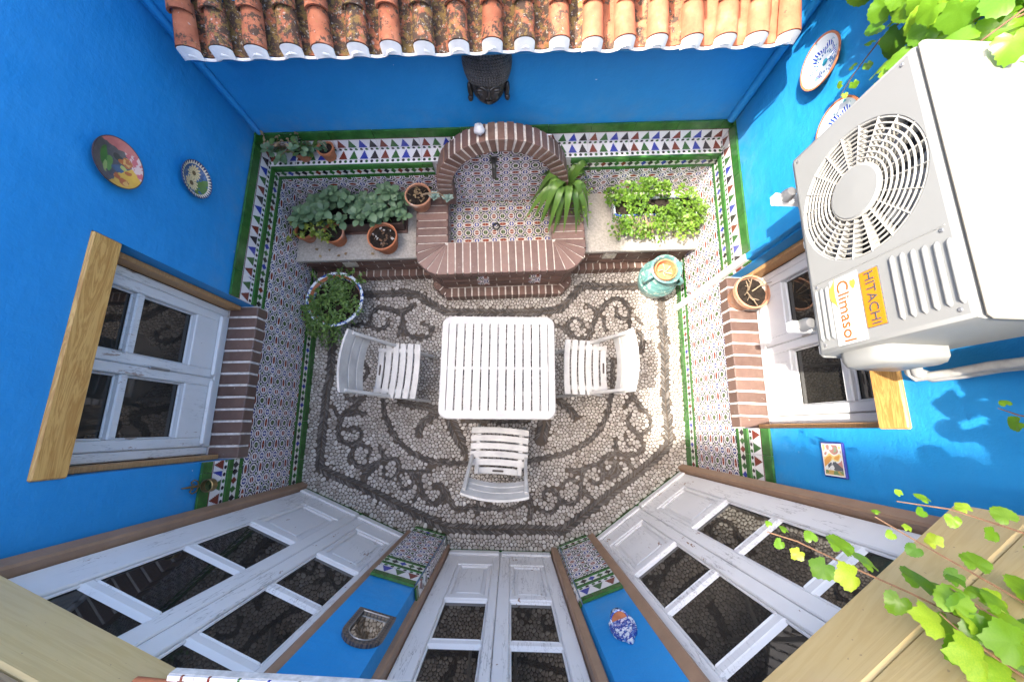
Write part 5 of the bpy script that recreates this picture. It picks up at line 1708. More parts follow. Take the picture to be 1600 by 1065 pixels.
def build_mask():
    s=-.165
    r=root('carved_head_mask',FB.p(s,1.2,0),'black carved Buddha head mask hung on the back wall under the eave','mask')
    W=simple('black_polished_wood',(.020,.017,.016),.30,.3,20,.1); C=simple('black_curls',(.085,.080,.078),.28,.3,30)
    M=FB.M(s,1.285,.040)@Matrix.Rotation(R(-9),4,'X')@Matrix.Diagonal((1.02,1.05,.80,1.0))
    prof=[(0,.020,.050),(.010,.045,.075),(.03,.070,.096),(.06,.090,.107),(.10,.101,.112),(.125,.106,.112),(.145,.114,.116),(.18,.126,.122),(.22,.131,.122),(.26,.127,.114),(.30,.105,.095),(.335,.060,.060),(.35,.01,.02)]
    def surf(k0,k1,grow=0.0,n=20):
        vs=[];fs=[]; pr=prof[k0:k1]
        for y,w,d in pr:
            for q in range(n+1):
                a=math.pi*q/n; vs.append((-(w+grow)*math.cos(a),y,(d+grow)*math.sin(a)**.8))
        for i in range(len(pr)-1):
            for q in range(n): fs.append((i*(n+1)+q,i*(n+1)+q+1,(i+1)*(n+1)+q+1,(i+1)*(n+1)+q))
        return vs,fs
    mb=MB(); vs,fs=surf(0,len(prof)); mb.add(vs,fs)
    def ell(c,r_,n=10,m_=7,rot=None):
        vs=[];fs=[]
        for i in range(m_+1):
            a=math.pi*i/m_
            for q in range(n):
                b=2*math.pi*q/n; v=Vector((r_[0]*math.sin(a)*math.cos(b),r_[1]*math.cos(a),r_[2]*math.sin(a)*math.sin(b)))
                if rot is not None: v=Matrix.Rotation(rot,3,'Z')@v
                vs.append((c[0]+v.x,c[1]+v.y,c[2]+v.z))
        for i in range(m_):
            for q in range(n): fs.append((i*n+q,i*n+(q+1)%n,(i+1)*n+(q+1)%n,(i+1)*n+q))
        mb.add(vs,fs)
    ell((0,.090,.112),(.012,.034,.014)); ell((-.010,.064,.110),(.009,.008,.010)); ell((.010,.064,.110),(.009,.008,.010))
    for sg in (-1,1):
        ell((sg*.046,.104,.096),(.028,.012,.016),rot=sg*.12); ell((sg*.046,.095,.097),(.027,.005,.015),rot=sg*.10)
        mb.tube([(sg*.010,.112,.114),(sg*.030,.126,.110),(sg*.055,.126,.096),(sg*.078,.114,.076)],.005,6)
        ell((sg*.106,.075,.034),(.016,.048,.026),rot=sg*-.10); ell((sg*.108,.036,.040),(.016,.020,.022)); ell((sg*.034,.068,.092),(.026,.026,.018))
    ell((0,.042,.103),(.022,.005,.010)); ell((0,.034,.101),(.017,.005,.010)); ell((0,.132,.114),(.006,.006,.006))
    h=put('head',smooth_by_angle(mb.mesh('head',W),60),None,r,M)
    mb=MB(); k=0
    for i in range(15):
        y=.142+.205*i/14
        w=np.interp(y,[p[0] for p in prof],[p[1] for p in prof]); d=np.interp(y,[p[0] for p in prof],[p[2] for p in prof])
        n=max(5,int(math.pi*(w+d)/2/.0150))
        for q in range(n):
            a=math.pi*(q+.5*(i%2)+.25)/n
            c=Vector((-(w)*math.cos(a),y,d*max(0,math.sin(a))**.8)); rr=.0082
            vs=[c+Vector((rr,0,0)),c+Vector((0,rr,0)),c+Vector((-rr,0,0)),c+Vector((0,-rr,0))]
            nrm=Vector((-math.cos(a)*.8,.15,math.sin(a))).normalized()
            base=[]
            t=nrm.orthogonal().normalized(); u=nrm.cross(t)
            for g in range(6): base.append(c+(t*math.cos(g*math.pi/3)+u*math.sin(g*math.pi/3))*rr)
            top=[c+(t*math.cos(g*math.pi/3)+u*math.sin(g*math.pi/3))*rr*.6+nrm*rr*.8 for g in range(6)]
            mb.add(base+top,[(g,(g+1)%6,6+(g+1)%6,6+g) for g in range(6)]+[tuple(range(6,12))])
    o=put('hair_curls',mb.mesh('hair_curls',C),None,r,M); o['kind']='stuff'
build_mask()
# ---------------------------------------------------------------- plants
class LB:
    """leaf builder with a tint per vertex"""
    def __init__(self): self.v=[];self.f=[];self.t=[]
    def add(self,vs,fs,tint,M=None):
        b=len(self.v)
        for p in vs:
            p=Vector(p)
            self.v.append(tuple(M@p if M is not None else p))
        self.t.extend([tint]*len(vs))
        for q in fs: self.f.append(tuple(b+i for i in q))
    def mesh(self,name,mat,smooth=True):
        me=bpy.data.meshes.new(name); me.from_pydata(self.v,[],self.f); me.materials.append(mat)
        at=me.attributes.new('tint','FLOAT','POINT'); at.data.foreach_set('value',self.t)
        if smooth: me.polygons.foreach_set('use_smooth',[True]*len(self.f))
        me.update(); return me
def leaf_geo(outline,curl=.2,fold=.25,seg=None):
    """outline: list of (y, halfwidth); leaf lies along +y, up is +z"""
    vs=[];fs=[]
    for y,w in outline:
        z=-curl*y*y
        vs+=[(-w,y,z+fold*w),(0,y,z),(w,y,z+fold*w)]
    for i in range(len(outline)-1):
        for k in (0,1):
            a=i*3+k; fs.append((a,a+1,a+4,a+3))
    return vs,fs
def lobed_geo(lobes=5,deep=.28,curl=.25,n=34):
    """ivy / grape like leaf with pointed lobes, stalk at the origin, tip at +y"""
    pts=[]
    for k in range(n):
        a=-math.pi/2+2*math.pi*(k+.5)/n
        r_=.50*(1-deep*(.5-.5*math.cos(lobes*(a-math.pi/2)))) * (1.0+.16*math.cos(a-math.pi/2))
        d=abs(((a+math.pi/2+math.pi)%(2*math.pi))-math.pi)
        if d<.45: r_*=.35+.65*d/.45
        r_*=1+.045*(-1)**k
        pts.append((r_*math.cos(a),.42+r_*math.sin(a)))
    fz=lambda x,y: .22*abs(x)-curl*((x*x)*1.2+(y-.35)**2)+.03*math.sin(9*y+5*x)
    vs=[(0,.40,fz(0,.4))]+[(x*.5,.42+(y-.42)*.5,fz(x*.5,.42+(y-.42)*.5)) for x,y in pts]+[(x,y,fz(x,y)) for x,y in pts]
    fs=[]
    for k in range(n):
        j=(k+1)%n
        fs.append((0,1+k,1+j)); fs.append((1+k,1+n+k,1+n+j,1+j))
    return vs,fs
SPOON=[(0,.06),(.18,.12),(.42,.27),(.68,.34),(.88,.25),(1.0,.06)]
OVAL=[(0,.03),(.25,.22),(.5,.28),(.78,.18),(1,.01)]
def orient(p,d,up=(0,0,1),roll=0.0,scale=1.0):
    """matrix that sends +y to d and +z towards up"""
    d=Vector(d).normalized(); up=Vector(up)
    x=d.cross(up)
    if x.length<1e-4: x=d.orthogonal()
    x.normalize(); z=x.cross(d)
    M=Matrix(((x.x,d.x,z.x,p[0]),(x.y,d.y,z.y,p[1]),(x.z,d.z,z.z,p[2]),(0,0,0,1)))
    return M@Matrix.Rotation(roll,4,'Y')@Matrix.Scale(scale,4)
L_SUCC=mat_leaf('grey_green_succulent',(.045,.090,.045),(.120,.200,.100),(.20,.29,.15),.12,.5)
L_JADE=mat_leaf('yellow_green_leaf',(.10,.15,.025),(.26,.32,.05),(.42,.40,.08),.3)
L_STRAP=mat_leaf('strap_leaf',(.045,.110,.020),(.14,.25,.045),(.36,.36,.07),.25,.35)
L_BUSH=mat_leaf('small_light_leaf',(.045,.115,.014),(.18,.30,.035),(.36,.34,.10),.35)
L_TRAIL=mat_leaf('trailing_leaf',(.060,.130,.028),(.17,.28,.065),(.27,.34,.10),.25)
L_ECH=mat_leaf('pale_rosette_leaf',(.16,.24,.20),(.30,.40,.35),(.42,.48,.44),.1,.55)
L_VINE=mat_leaf('vine_leaf',(.060,.160,.010),(.190,.340,.020),(.38,.46,.035),.45,.30)
L_DRY=mat_leaf('dried_leaf',(.16,.10,.05),(.30,.22,.12),None,.1,.8)
def pot_profile(r,h,lip=.012,t=.008,taper=.72):
    b=r*taper
    return [(0,.0),(b,.0),(r*.93,h*.78),(r*.95,h*.80),(r+.002,h*.80),(r+.003,h),(r-t,h),(r-t-.002,h*.8),(b,h*.70),(0,h*.70)]
def make_pot(parent,loc,r,h,mat,soil=True,taper=.72,tilt=None,lev=.86):
    M=Matrix.Translation(loc)
    if tilt: M=M@Euler(tilt).to_matrix().to_4x4()
    mb=MB(); mb.lathe(pot_profile(r,h,taper=taper),32); p=put('pot',smooth_by_angle(mb.mesh('pot',mat),45),None,parent,M)
    if soil:
        mb=MB(); n=14; rr=r-.010; vs=[(0,0,h*lev+.004)];fs=[]
        rng=random.Random(int(loc[0]*1000)+5)
        for k,q in enumerate((.35,.7,1.0)):
            for i in range(n): vs.append((rr*q*math.cos(2*math.pi*i/n),rr*q*math.sin(2*math.pi*i/n),h*lev+rng.uniform(-.004,.006)))
        for i in range(n):
            fs.append((0,1+i,1+(i+1)%n))
            for k in (0,1): fs.append((1+k*n+i,1+(k+1)*n+i,1+(k+1)*n+(i+1)%n,1+k*n+(i+1)%n))
        mb.add(vs,fs); put('soil',smooth_by_angle(mb.mesh('soil',SOIL),60),None,parent,M)
    return M
rg=random.Random(21)
BZ=.4205
# long planter on the left bench
def long_planter():
    c=FB.p(-1.275,BZ,.33)
    r=root('long_planter',c,'long brown planter full of grey green round leaved succulents on the left bench','planter')
    M=FB.M(-1.275,BZ,.33)@Matrix.Rotation(-math.pi/2,4,'X')
    mb=MB(); hx,hy=.375,.085
    for a,b,c_,d in ((-hx,hx,-hy,-hy+.010),(-hx,hx,hy-.010,hy),(-hx,-hx+.010,-hy+.01,hy-.01),(hx-.010,hx,-hy+.01,hy-.01)): mb.cbox(a,b,c_,d,0.008,.115,.003)
    mb.box(-hx+.01,hx-.01,-hy+.01,hy-.01,.008,.02); put('planter_box',mb.mesh('planter_box',simple('brown_planter',(.085,.050,.038),.55,.2)),None,r,M)
    mb=MB(); mb.cbox(-hx-.02,hx+.02,-hy-.02,hy+.02,0,.012,.004); put('tray',mb.mesh('tray',simple('brown_tray',(.10,.055,.042),.5,.2)),None,r,M)
    mb=MB(); mb.box(-hx+.01,hx-.01,-hy+.01,hy-.01,.08,.098); put('soil',mb.mesh('soil',SOIL),None,r,M)
    ms=[]
    for k in range(4):
        vs,fs=leaf_geo([(y,w*(1+.15*(k%2))) for y,w in SPOON],.30+.1*k,.22); lb=LB(); lb.add(vs,fs,.25+.2*k); me=lb.mesh('leaf',L_SUCC); ms.append(me)
    st=MB()
    for i in range(50):
        x=-.38+.80*((i*.618)%1.0); y=rg.uniform(-.13,.13); h=rg.uniform(.14,.27)
        base=M@Vector((x*.95,max(-.07,min(.07,y)),.09)); top=M@Vector((x+rg.uniform(-.02,.02),y,h))
        st.tube([base,(base+top)/2+Vector((0,0,.01)),top],.004,5)
        n=rg.randint(7,9); a0=rg.uniform(0,6)
        for k in range(n):
            a=a0+k*2.4; el=R(70-62*(k/n)) if k<n-5 else R(rg.uniform(8,32)); el=R(12+50*(1-k/n))
            d=Vector((math.cos(a)*math.cos(el),math.sin(a)*math.cos(el),math.sin(el)))
            put('leaf',ms[rg.randint(0,3)],None,r,orient(top+d*.004-Vector((0,0,.012*k/n)),d,(0,0,1),rg.uniform(-.25,.25),rg.uniform(.048,.078)*(.65+.5*k/n)))
    put('stems',st.mesh('stems',GSTEM),None,r)
long_planter()
def jade(name,loc,r_,h,label,hs,spread,nb,toward=(0,0)):
    rt=root(name,loc,label,'potted plant')
    make_pot(rt,loc,r_,h,TERRA)
    st=MB(); lb=LB()
    for i in range(nb):
        a=rg.uniform(0,6.28); rad=spread*rg.uniform(.3,1.0)
        tip=Vector(loc)+Vector((math.cos(a)*rad+toward[0],math.sin(a)*rad+toward[1],h+hs*rg.uniform(.35,1)))
        b=Vector(loc)+Vector((math.cos(a)*r_*.3,math.sin(a)*r_*.3,h*.85))
        mid=(b+tip)/2+Vector((0,0,.02)); st.tube([b,mid,tip],[.005,.004,.003],5)
        for c,nn in ((tip,11),(mid,5)):
            for k in range(nn):
                aa=rg.uniform(0,6.28); el=rg.uniform(-.1,1.2); d=Vector((math.cos(aa)*math.cos(el),math.sin(aa)*math.cos(el),math.sin(el)))
                vs,fs=leaf_geo(OVAL,.2,.3); lb.add(vs,fs,rg.random(),orient(c+d*.003,d,(0,0,1),rg.uniform(-.5,.5),rg.uniform(.018,.034)))
    put('stems',st.mesh('stems',GSTEM),None,rt); put('foliage',lb.mesh('foliage',L_JADE),None,rt)
jade('potted_jade',(-1.400,1.455,BZ),.080,.125,'clay pot with yellow green leaves in front of the long planter',.10,.12,11,(-.02,.02))
jade('potted_jade',(-1.640,1.475,BZ),.066,.11,'small clay pot with sparse yellow green shoots in the bench corner',.10,.10,7,(.01,-.04))
def soil_pot():
    loc=(-1.008,1.420,BZ); r=root('clay_pot',loc,'orange clay pot holding only soil and bark chips on the left bench','pot')
    make_pot(r,loc,.112,.150,TERRA,lev=.80)
    mb=MB()
    for i in range(26):
        a=rg.uniform(0,6.28); q=.085*math.sqrt(rg.random()); s=rg.uniform(.005,.014)
        M=Matrix.Translation((loc[0]+q*math.cos(a),loc[1]+q*math.sin(a),loc[2]+.124))@Euler((rg.random(),rg.random(),rg.random()*6)).to_matrix().to_4x4()
        mb.cbox(-s,s,-s*.6,s*.6,-s*.3,s*.3,.001,rg.choice((0,0,1)),M=M)
    put('bark_chips',mb.mesh('bark_chips',[simple('bark',(.16,.09,.05),.9,.4,60),simple('perlite',(.5,.47,.43),.9,.2,60)]),None,r)
soil_pot()
# dry leaves lying on the bench
for i,(s,o) in enumerate(((-1.62,.55),(-1.58,.60),(-1.50,.575),(-1.36,.59),(-1.17,.60),(-1.44,.615))):
    vs,fs=leaf_geo(OVAL,.5,.5); lb=LB(); lb.add(vs,fs,rg.random()); 
    tag(put('fallen_leaf',lb.mesh('fallen_leaf',L_DRY),None,None,orient(FB.p(s,BZ+.004,o),(rg.uniform(-1,1),rg.uniform(-1,1),.05),(0,0,1),0,.038)),('dry leaf on the left bench nearest the left wall','curled dry leaf second from the left wall on the bench slab','dry leaf on the bench below the small jade pot','dry leaf on the bench below the larger jade pot','dry leaf on the bench slab nearest the soil pot','dry leaf at the front edge of the left bench slab')[i],'leaf','dry leaves fallen on the left bench')
def ech_pot():
    loc=(-.735,1.725,.521); r=root('potted_rosettes',loc,'limed clay pot with pale rosettes leaning over the fountain edge','potted plant')
    make_pot(r,loc,.098,.135,TERRA_OLD,lev=.86)
    ms=[]
    for k in range(3):
        vs,fs=leaf_geo([(0,.10),(.35,.20),(.65,.24),(.88,.14),(1,.01)],-.15,.35); lb=LB(); lb.add(vs,fs,.3+.25*k); ms.append(lb.mesh('leaf',L_ECH))
    st=MB(); st.tube([(loc[0]+.01,loc[1],loc[2]+.11),(loc[0]+.07,loc[1]-.01,loc[2]+.165),(loc[0]+.13,loc[1]-.02,loc[2]+.14)],.006,6); st.tube([(loc[0]+.07,loc[1]-.01,loc[2]+.165),(loc[0]+.16,loc[1]+.0,loc[2]+.16),(loc[0]+.225,loc[1]-.02,loc[2]+.11)],.005,6)
    put('stems',st.mesh('stems',TWIG),None,r)
    for c,S,n in (((loc[0]+.135,loc[1]-.022,loc[2]+.142),.050,18),((loc[0]+.230,loc[1]-.015,loc[2]+.115),.054,18)):
        for k in range(n):
            a=k*2.4; el=R(75-70*math.sqrt((k+.5)/n)); d=Vector((math.cos(a)*math.cos(el),math.sin(a)*math.cos(el),math.sin(el)))
            put('leaf',ms[k%3],None,r,orient(Vector(c),d,(0,0,1),0,S*(.45+.55*math.sqrt((k+.5)/n))))
    lb=LB()
    for k in range(26):
        a=rg.uniform(0,6.28); q=rg.uniform(.01,.07); vs,fs=leaf_geo(OVAL,.3,.3); lb.add(vs,fs,rg.random(),orient((loc[0]+q*math.cos(a),loc[1]+q*math.sin(a),loc[2]+.122),(rg.uniform(-1,1),rg.uniform(-1,1),.5),(0,0,1),rg.uniform(-1,1),.026))
    put('dry_litter',lb.mesh('dry_litter',L_DRY),None,r,kind='stuff')
ech_pot()
def strap_plant():
    loc=(.385,1.80,.521); r=root('potted_strap_leaf',loc,'clay pot with long arching strap leaves at the right of the fountain niche','potted plant')
    make_pot(r,loc,.090,.15,TERRA)
    for i in range(30):
        a=rg.uniform(0,6.28)
        if i<20: a=rg.uniform(R(180),R(335))
        L=rg.uniform(.30,.48); w=rg.uniform(.025,.034); rise=rg.uniform(.10,.20); out=rg.uniform(.75,1.0)
        vs=[];fs=[];n=9
        dx,dy=math.cos(a),math.sin(a); lb=LB()
        for k in range(n+1):
            t=k/n; ww=w*(1-t**3)*(.65+.6*t*(1-t)*2)
            rad=.015+L*out*t*.78; z=.15+rise*math.sin(math.pi*min(1,t*1.05))*1.1-.17*t*t*(1 if rise<.16 else .6)
            vs+=[(rad*dx-dy*ww,rad*dy+dx*ww,z+ww*.35),(rad*dx,rad*dy,z),(rad*dx+dy*ww,rad*dy-dx*ww,z+ww*.35)]
        for k in range(n):
            for q in (0,1): fs.append((k*3+q,k*3+q+1,k*3+q+4,k*3+q+3))
        lb.add(vs,fs,rg.choice((.15,.3,.45,.5,.6,1.0 if i%7==0 else .4)))
        put('leaf',lb.mesh('leaf',L_STRAP),None,r,Matrix.Translation(loc))
    # small trailing shoots beside it
    lb=LB()
    for k in range(110):
        c=Vector((loc[0]+rg.uniform(.05,.20),loc[1]-rg.uniform(-.10,.24),loc[2]+rg.uniform(.02,.18)))
        vs,fs=leaf_geo(OVAL,.2,.3); lb.add(vs,fs,rg.random(),orient(c,(rg.uniform(-1,1),rg.uniform(-1,1),rg.uniform(-.3,.8)),(0,0,1),rg.uniform(-.6,.6),rg.uniform(.018,.03)))
    put('side_shoots',lb.mesh('side_shoots',L_BUSH),None,r,kind='stuff')
strap_plant()
def ceramic_blue(name='blue_white_majolica',scale=26,inner=(.62,.66,.68)):
    m=Mat(name,.18,.5); P=m.pos(); n=m.noise(P,scale,3,.6,.6); v=m.noise(m.mapv(P,(1,1,1),(3,1,2)),scale*1.6,3,.6)
    c=m.mix(n.gt(.53),inner,(.03,.075,.26)); c=m.mix(v.gt(.62),c,(.05,.20,.22)); m.color(c); return m.m
MAJ=ceramic_blue()
def trough():
    sc=1.10; c=FB.p(sc,BZ,.34); r=root('ceramic_trough',c,'blue and white ceramic trough overflowing with light green leaves on the right bench','planter')
    M=FB.M(sc,BZ,.34)@Matrix.Rotation(-math.pi/2,4,'X')
    hx,hy,h=.335,.080,.135
    o=rounded_rect(-hx,hx,-hy,hy,.03); o0=[(x*.95,y*.85) for x,y in o]; i=[(x*.965,y*.88) for x,y in o]; n=len(o)
    vs=[(x,y,0) for x,y in o0]+[(x,y,h) for x,y in o]+[(x,y,h) for x,y in i]+[(x,y,h*.7) for x,y in i]
    fs=[(k*n+q,k*n+(q+1)%n,(k+1)*n+(q+1)%n,(k+1)*n+q) for k in range(3) for q in range(n)]+[tuple(3*n+q for q in range(n))]
    mb=MB(); mb.add(vs,fs); put('trough_body',smooth_by_angle(mb.mesh('trough_body',MAJ),40),None,r,M)
    mb=MB(); mb.prism([(x*.99,y*.99) for x,y in i],h*.7,h*.86); put('soil',mb.mesh('soil',SOIL),None,r,M)
    lb=LB(); st=MB()
    vs0,fs0=leaf_geo([(0,.05),(.4,.42),(.75,.42),(1,.05)],.25,.3)
    cl=[]
    for k in range(34):
        x=-.35+.69*((k*.618)%1.0)+rg.uniform(-.02,.02); y=rg.uniform(-.20,.13)
        cl.append((x,y,h+rg.uniform(-.03,.12)*(1-(x/.45)**2)-(.07 if y<-.10 else 0)-(.03 if x>.15 else 0),rg.uniform(.04,.095),rg.random()*.5+(.35 if x>.12 else 0)))
    for cx_,cy_,cz_,cr,tn in cl:
        for k in range(78):
            u=Vector((rg.gauss(0,1),rg.gauss(0,1),abs(rg.gauss(0,1))*.9)).normalized()*cr*rg.uniform(.55,1.05)
            d=u.normalized()+Vector((rg.uniform(-.8,.8),rg.uniform(-.8,.8),rg.uniform(-.3,.6)))
            lb.add(vs0,fs0,min(1,tn*.6+rg.random()*.5),orient(M@Vector((cx_+u.x,cy_+u.y,cz_+u.z)),M.to_3x3()@d,(0,0,1),rg.uniform(-.5,.5),rg.uniform(.015,.027)))
    for k in range(60):
        x=rg.uniform(-.36,.30); a=M@Vector((x,-.08,h)); b=M@Vector((x+rg.uniform(-.05,.05),-.17-rg.uniform(0,.08),rg.uniform(.01,.11)))
        st.tube([a,(a+b)/2+Vector((0,-.01,.03)),b],.0016,4)
        for q in range(3):
            d=Vector((rg.uniform(-1,1),rg.uniform(-1,1),rg.uniform(-.2,.8))); lb.add(vs0,fs0,rg.random(),orient(a.lerp(b,rg.uniform(.5,1)),d,(0,0,1),0,rg.uniform(.016,.026)))
    o=put('foliage',lb.mesh('foliage',L_BUSH),None,r); o['kind']='stuff'
    put('trailing_stems',st.mesh('trailing_stems',TWIG),None,r)
trough()
def bowl():
    loc=(-1.462,1.015,.010); r=root('ceramic_bowl',loc,'blue and white ceramic bowl of trailing green plant on the pebbles at the left','planter')
    mb=MB(); mb.lathe([(0,0),(.125,0),(.150,.03),(.205,.16),(.218,.215),(.235,.235),(.235,.250),(.212,.250),(.200,.225),(.180,.17),(0,.17)],40); put('bowl',smooth_by_angle(mb.mesh('bowl',MAJ),50),None,r,Matrix.Translation(loc))
    mb=MB(); mb.lathe([(.198,.20),(.14,.205),(0,.195)],24); put('soil',smooth_by_angle(mb.mesh('soil',SOIL)),None,r,Matrix.Translation(loc))
    mb=MB(); mb.lathe([(.211,.2505),(.199,.226),(.196,.20)],40); put('clay_lining',mb.mesh('clay_lining',TERRA),None,r,Matrix.Translation(loc))
    st=MB(); lb=LB(); vs0,fs0=leaf_geo([(0,.06),(.4,.26),(.75,.24),(1,.03)],.15,.2)
    C=Vector(loc)
    for k in range(150):
        a=rg.uniform(0,6.28); q=.17*math.sqrt(rg.random()); L=rg.uniform(.08,.20); b=rg.uniform(0,6.28)
        if k<60: a=rg.uniform(R(185),R(285)); q=rg.uniform(.12,.19); b=a+rg.uniform(-.5,.5); L=rg.uniform(.14,.24)
        p0=C+Vector((q*math.cos(a),q*math.sin(a),.20)); out=max(0,q-.12)
        p1=p0+Vector((math.cos(b)*L*.5,math.sin(b)*L*.5,rg.uniform(.03,.09)))
        p2=p0+Vector((math.cos(b)*L,math.sin(b)*L,rg.uniform(-.03,.07)-(.10 if k<60 else 0)))
        if p2.x<FL.p(p2.y,0).x+.03: p2.x=FL.p(p2.y,0).x+.03
        if p1.x<FL.p(p1.y,0).x+.03: p1.x=FL.p(p1.y,0).x+.03
        st.tube([p0,p1,p2],[.0028,.0022,.0014],4)
        for t in range(13):
            u=rg.uniform(.1,1); pt=p0.lerp(p1,min(1,u*2)) if u<.5 else p1.lerp(p2,(u-.5)*2)
            d=Vector((rg.uniform(-1,1),rg.uniform(-1,1),rg.uniform(-.2,.9))); lb.add(vs0,fs0,rg.random(),orient(pt,d,(0,0,1),rg.uniform(-.6,.6),rg.uniform(.018,.032)))
    put('stems',st.mesh('stems',GSTEM),None,r); o=put('foliage',lb.mesh('foliage',L_TRAIL),None,r); o['kind']='stuff'
bowl()
def jar():
    loc=(1.240,1.268,.010); r=root('teal_jar',loc,'worn teal glazed jar with two handles and a clay pot inside, by the right wall','jar')
    m=Mat('worn_teal_glaze',.35,.5); c=m.coord(); n=m.noise(c,7,5,.65); n2=m.noise(c,26,4,.7); x,y,z=m.xyz(c)
    col=m.ramp(n,[(.3,(.045,.12,.115)),(.55,(.085,.19,.18)),(.8,(.17,.28,.26))]); col=m.mix(n2.ss(.54,.64)*.6,col,(.46,.44,.36)); m.color(col); m.bump(n2,.3,.004); TEAL=m.m
    tilt=Euler((R(2),R(-3),0)).to_matrix().to_4x4(); M=Matrix.Translation(loc)@tilt
    prof=[(0,0),(.095,0),(.120,.03),(.150,.12),(.160,.19),(.152,.25),(.118,.305),(.098,.33),(.095,.36),(.104,.385),(.120,.400),(.122,.412),(.108,.416),(.094,.400),(.088,.36),(.085,.33)]
    mb=MB(); mb.lathe(prof,36); 
    for z in (.215,.262,.292): mb.tube([((np.interp(z,[p[1] for p in prof[2:9]],[p[0] for p in prof[2:9]])+.001)*math.cos(a),(np.interp(z,[p[1] for p in prof[2:9]],[p[0] for p in prof[2:9]])+.001)*math.sin(a),z) for a in [2*math.pi*k/36 for k in range(37)]],.0035,5,cap=False)
    put('body',smooth_by_angle(mb.mesh('body',TEAL),60),None,r,M)
    for a in (R(205),R(25),R(330)):
        mb=MB(); ca,sa=math.cos(a),math.sin(a)
        mb.tube([(q*ca,q*sa,z) for q,z in ((.098,.375),(.135,.378),(.165,.340),(.168,.300),(.145,.262))],[.013,.015,.015,.014,.012],8); put('handle',smooth_by_angle(mb.mesh('handle',TEAL),60),None,r,M)
    mb=MB(); mb.lathe([(0,.345),(.070,.345),(.078,.402),(.086,.404),(.088,.396),(.086,.33)],28); put('inner_pot',smooth_by_angle(mb.mesh('inner_pot',mat_terracotta('bright_clay',(.56,.20,.085),.2)),50),None,r,M)
    mb=MB()
    for k in range(5):
        a=k*1.25+.3; mb.tube([(0,0,.347),(.02*math.cos(a),.02*math.sin(a),.37),(.055*math.cos(a+.4),.055*math.sin(a+.4),.385+.012*(k%2))],.0045,5)
    put('twigs',mb.mesh('twigs',simple('pale_twig',(.42,.30,.22),.8,.2,40)),None,r,M)
    mb=MB()
    for k in range(10):
        a=k*.628; 
        mb.lathe([(0,.006),(.008,.004),(.011,0)],8,M=Matrix.Translation((.150*math.cos(a),.150*math.sin(a),.236))@Vector((math.cos(a),math.sin(a),.8)).to_track_quat('Z','Y').to_matrix().to_4x4())
    put('relief_dots',mb.mesh('relief_dots',simple('pale_relief',(.36,.40,.33),.5,.2,40)),None,r,M)
jar()
def sill_pot():
    p=FR.p(-.868,.811,-.035); loc=(p.x,p.y,p.z); r=root('clay_pot',loc,'weathered clay pot of dry soil and dead twigs on the right window sill','pot')
    make_pot(r,loc,.108,.150,TERRA_OLD,lev=.80)
    mb=MB()
    for k in range(7):
        a=rg.uniform(0,6.28); L=rg.uniform(.05,.13); a2=a+rg.uniform(-.6,.6)
        p0=Vector((loc[0]+.02*math.cos(a),loc[1]+.02*math.sin(a),loc[2]+.12)); p1=p0+Vector((L*.4*math.cos(a),L*.4*math.sin(a),.05)); p2=p1+Vector((L*.6*math.cos(a2),L*.6*math.sin(a2),.02+rg.uniform(0,.04)))
        mb.tube([p0,p1,p2],[.0045,.0035,.002],5); mb.tube([p1,p1+Vector((.03*math.cos(a2+1),.03*math.sin(a2+1),.02))],[.003,.0015],5)
    put('dead_twigs',mb.mesh('dead_twigs',TWIG),None,r)
sill_pot()
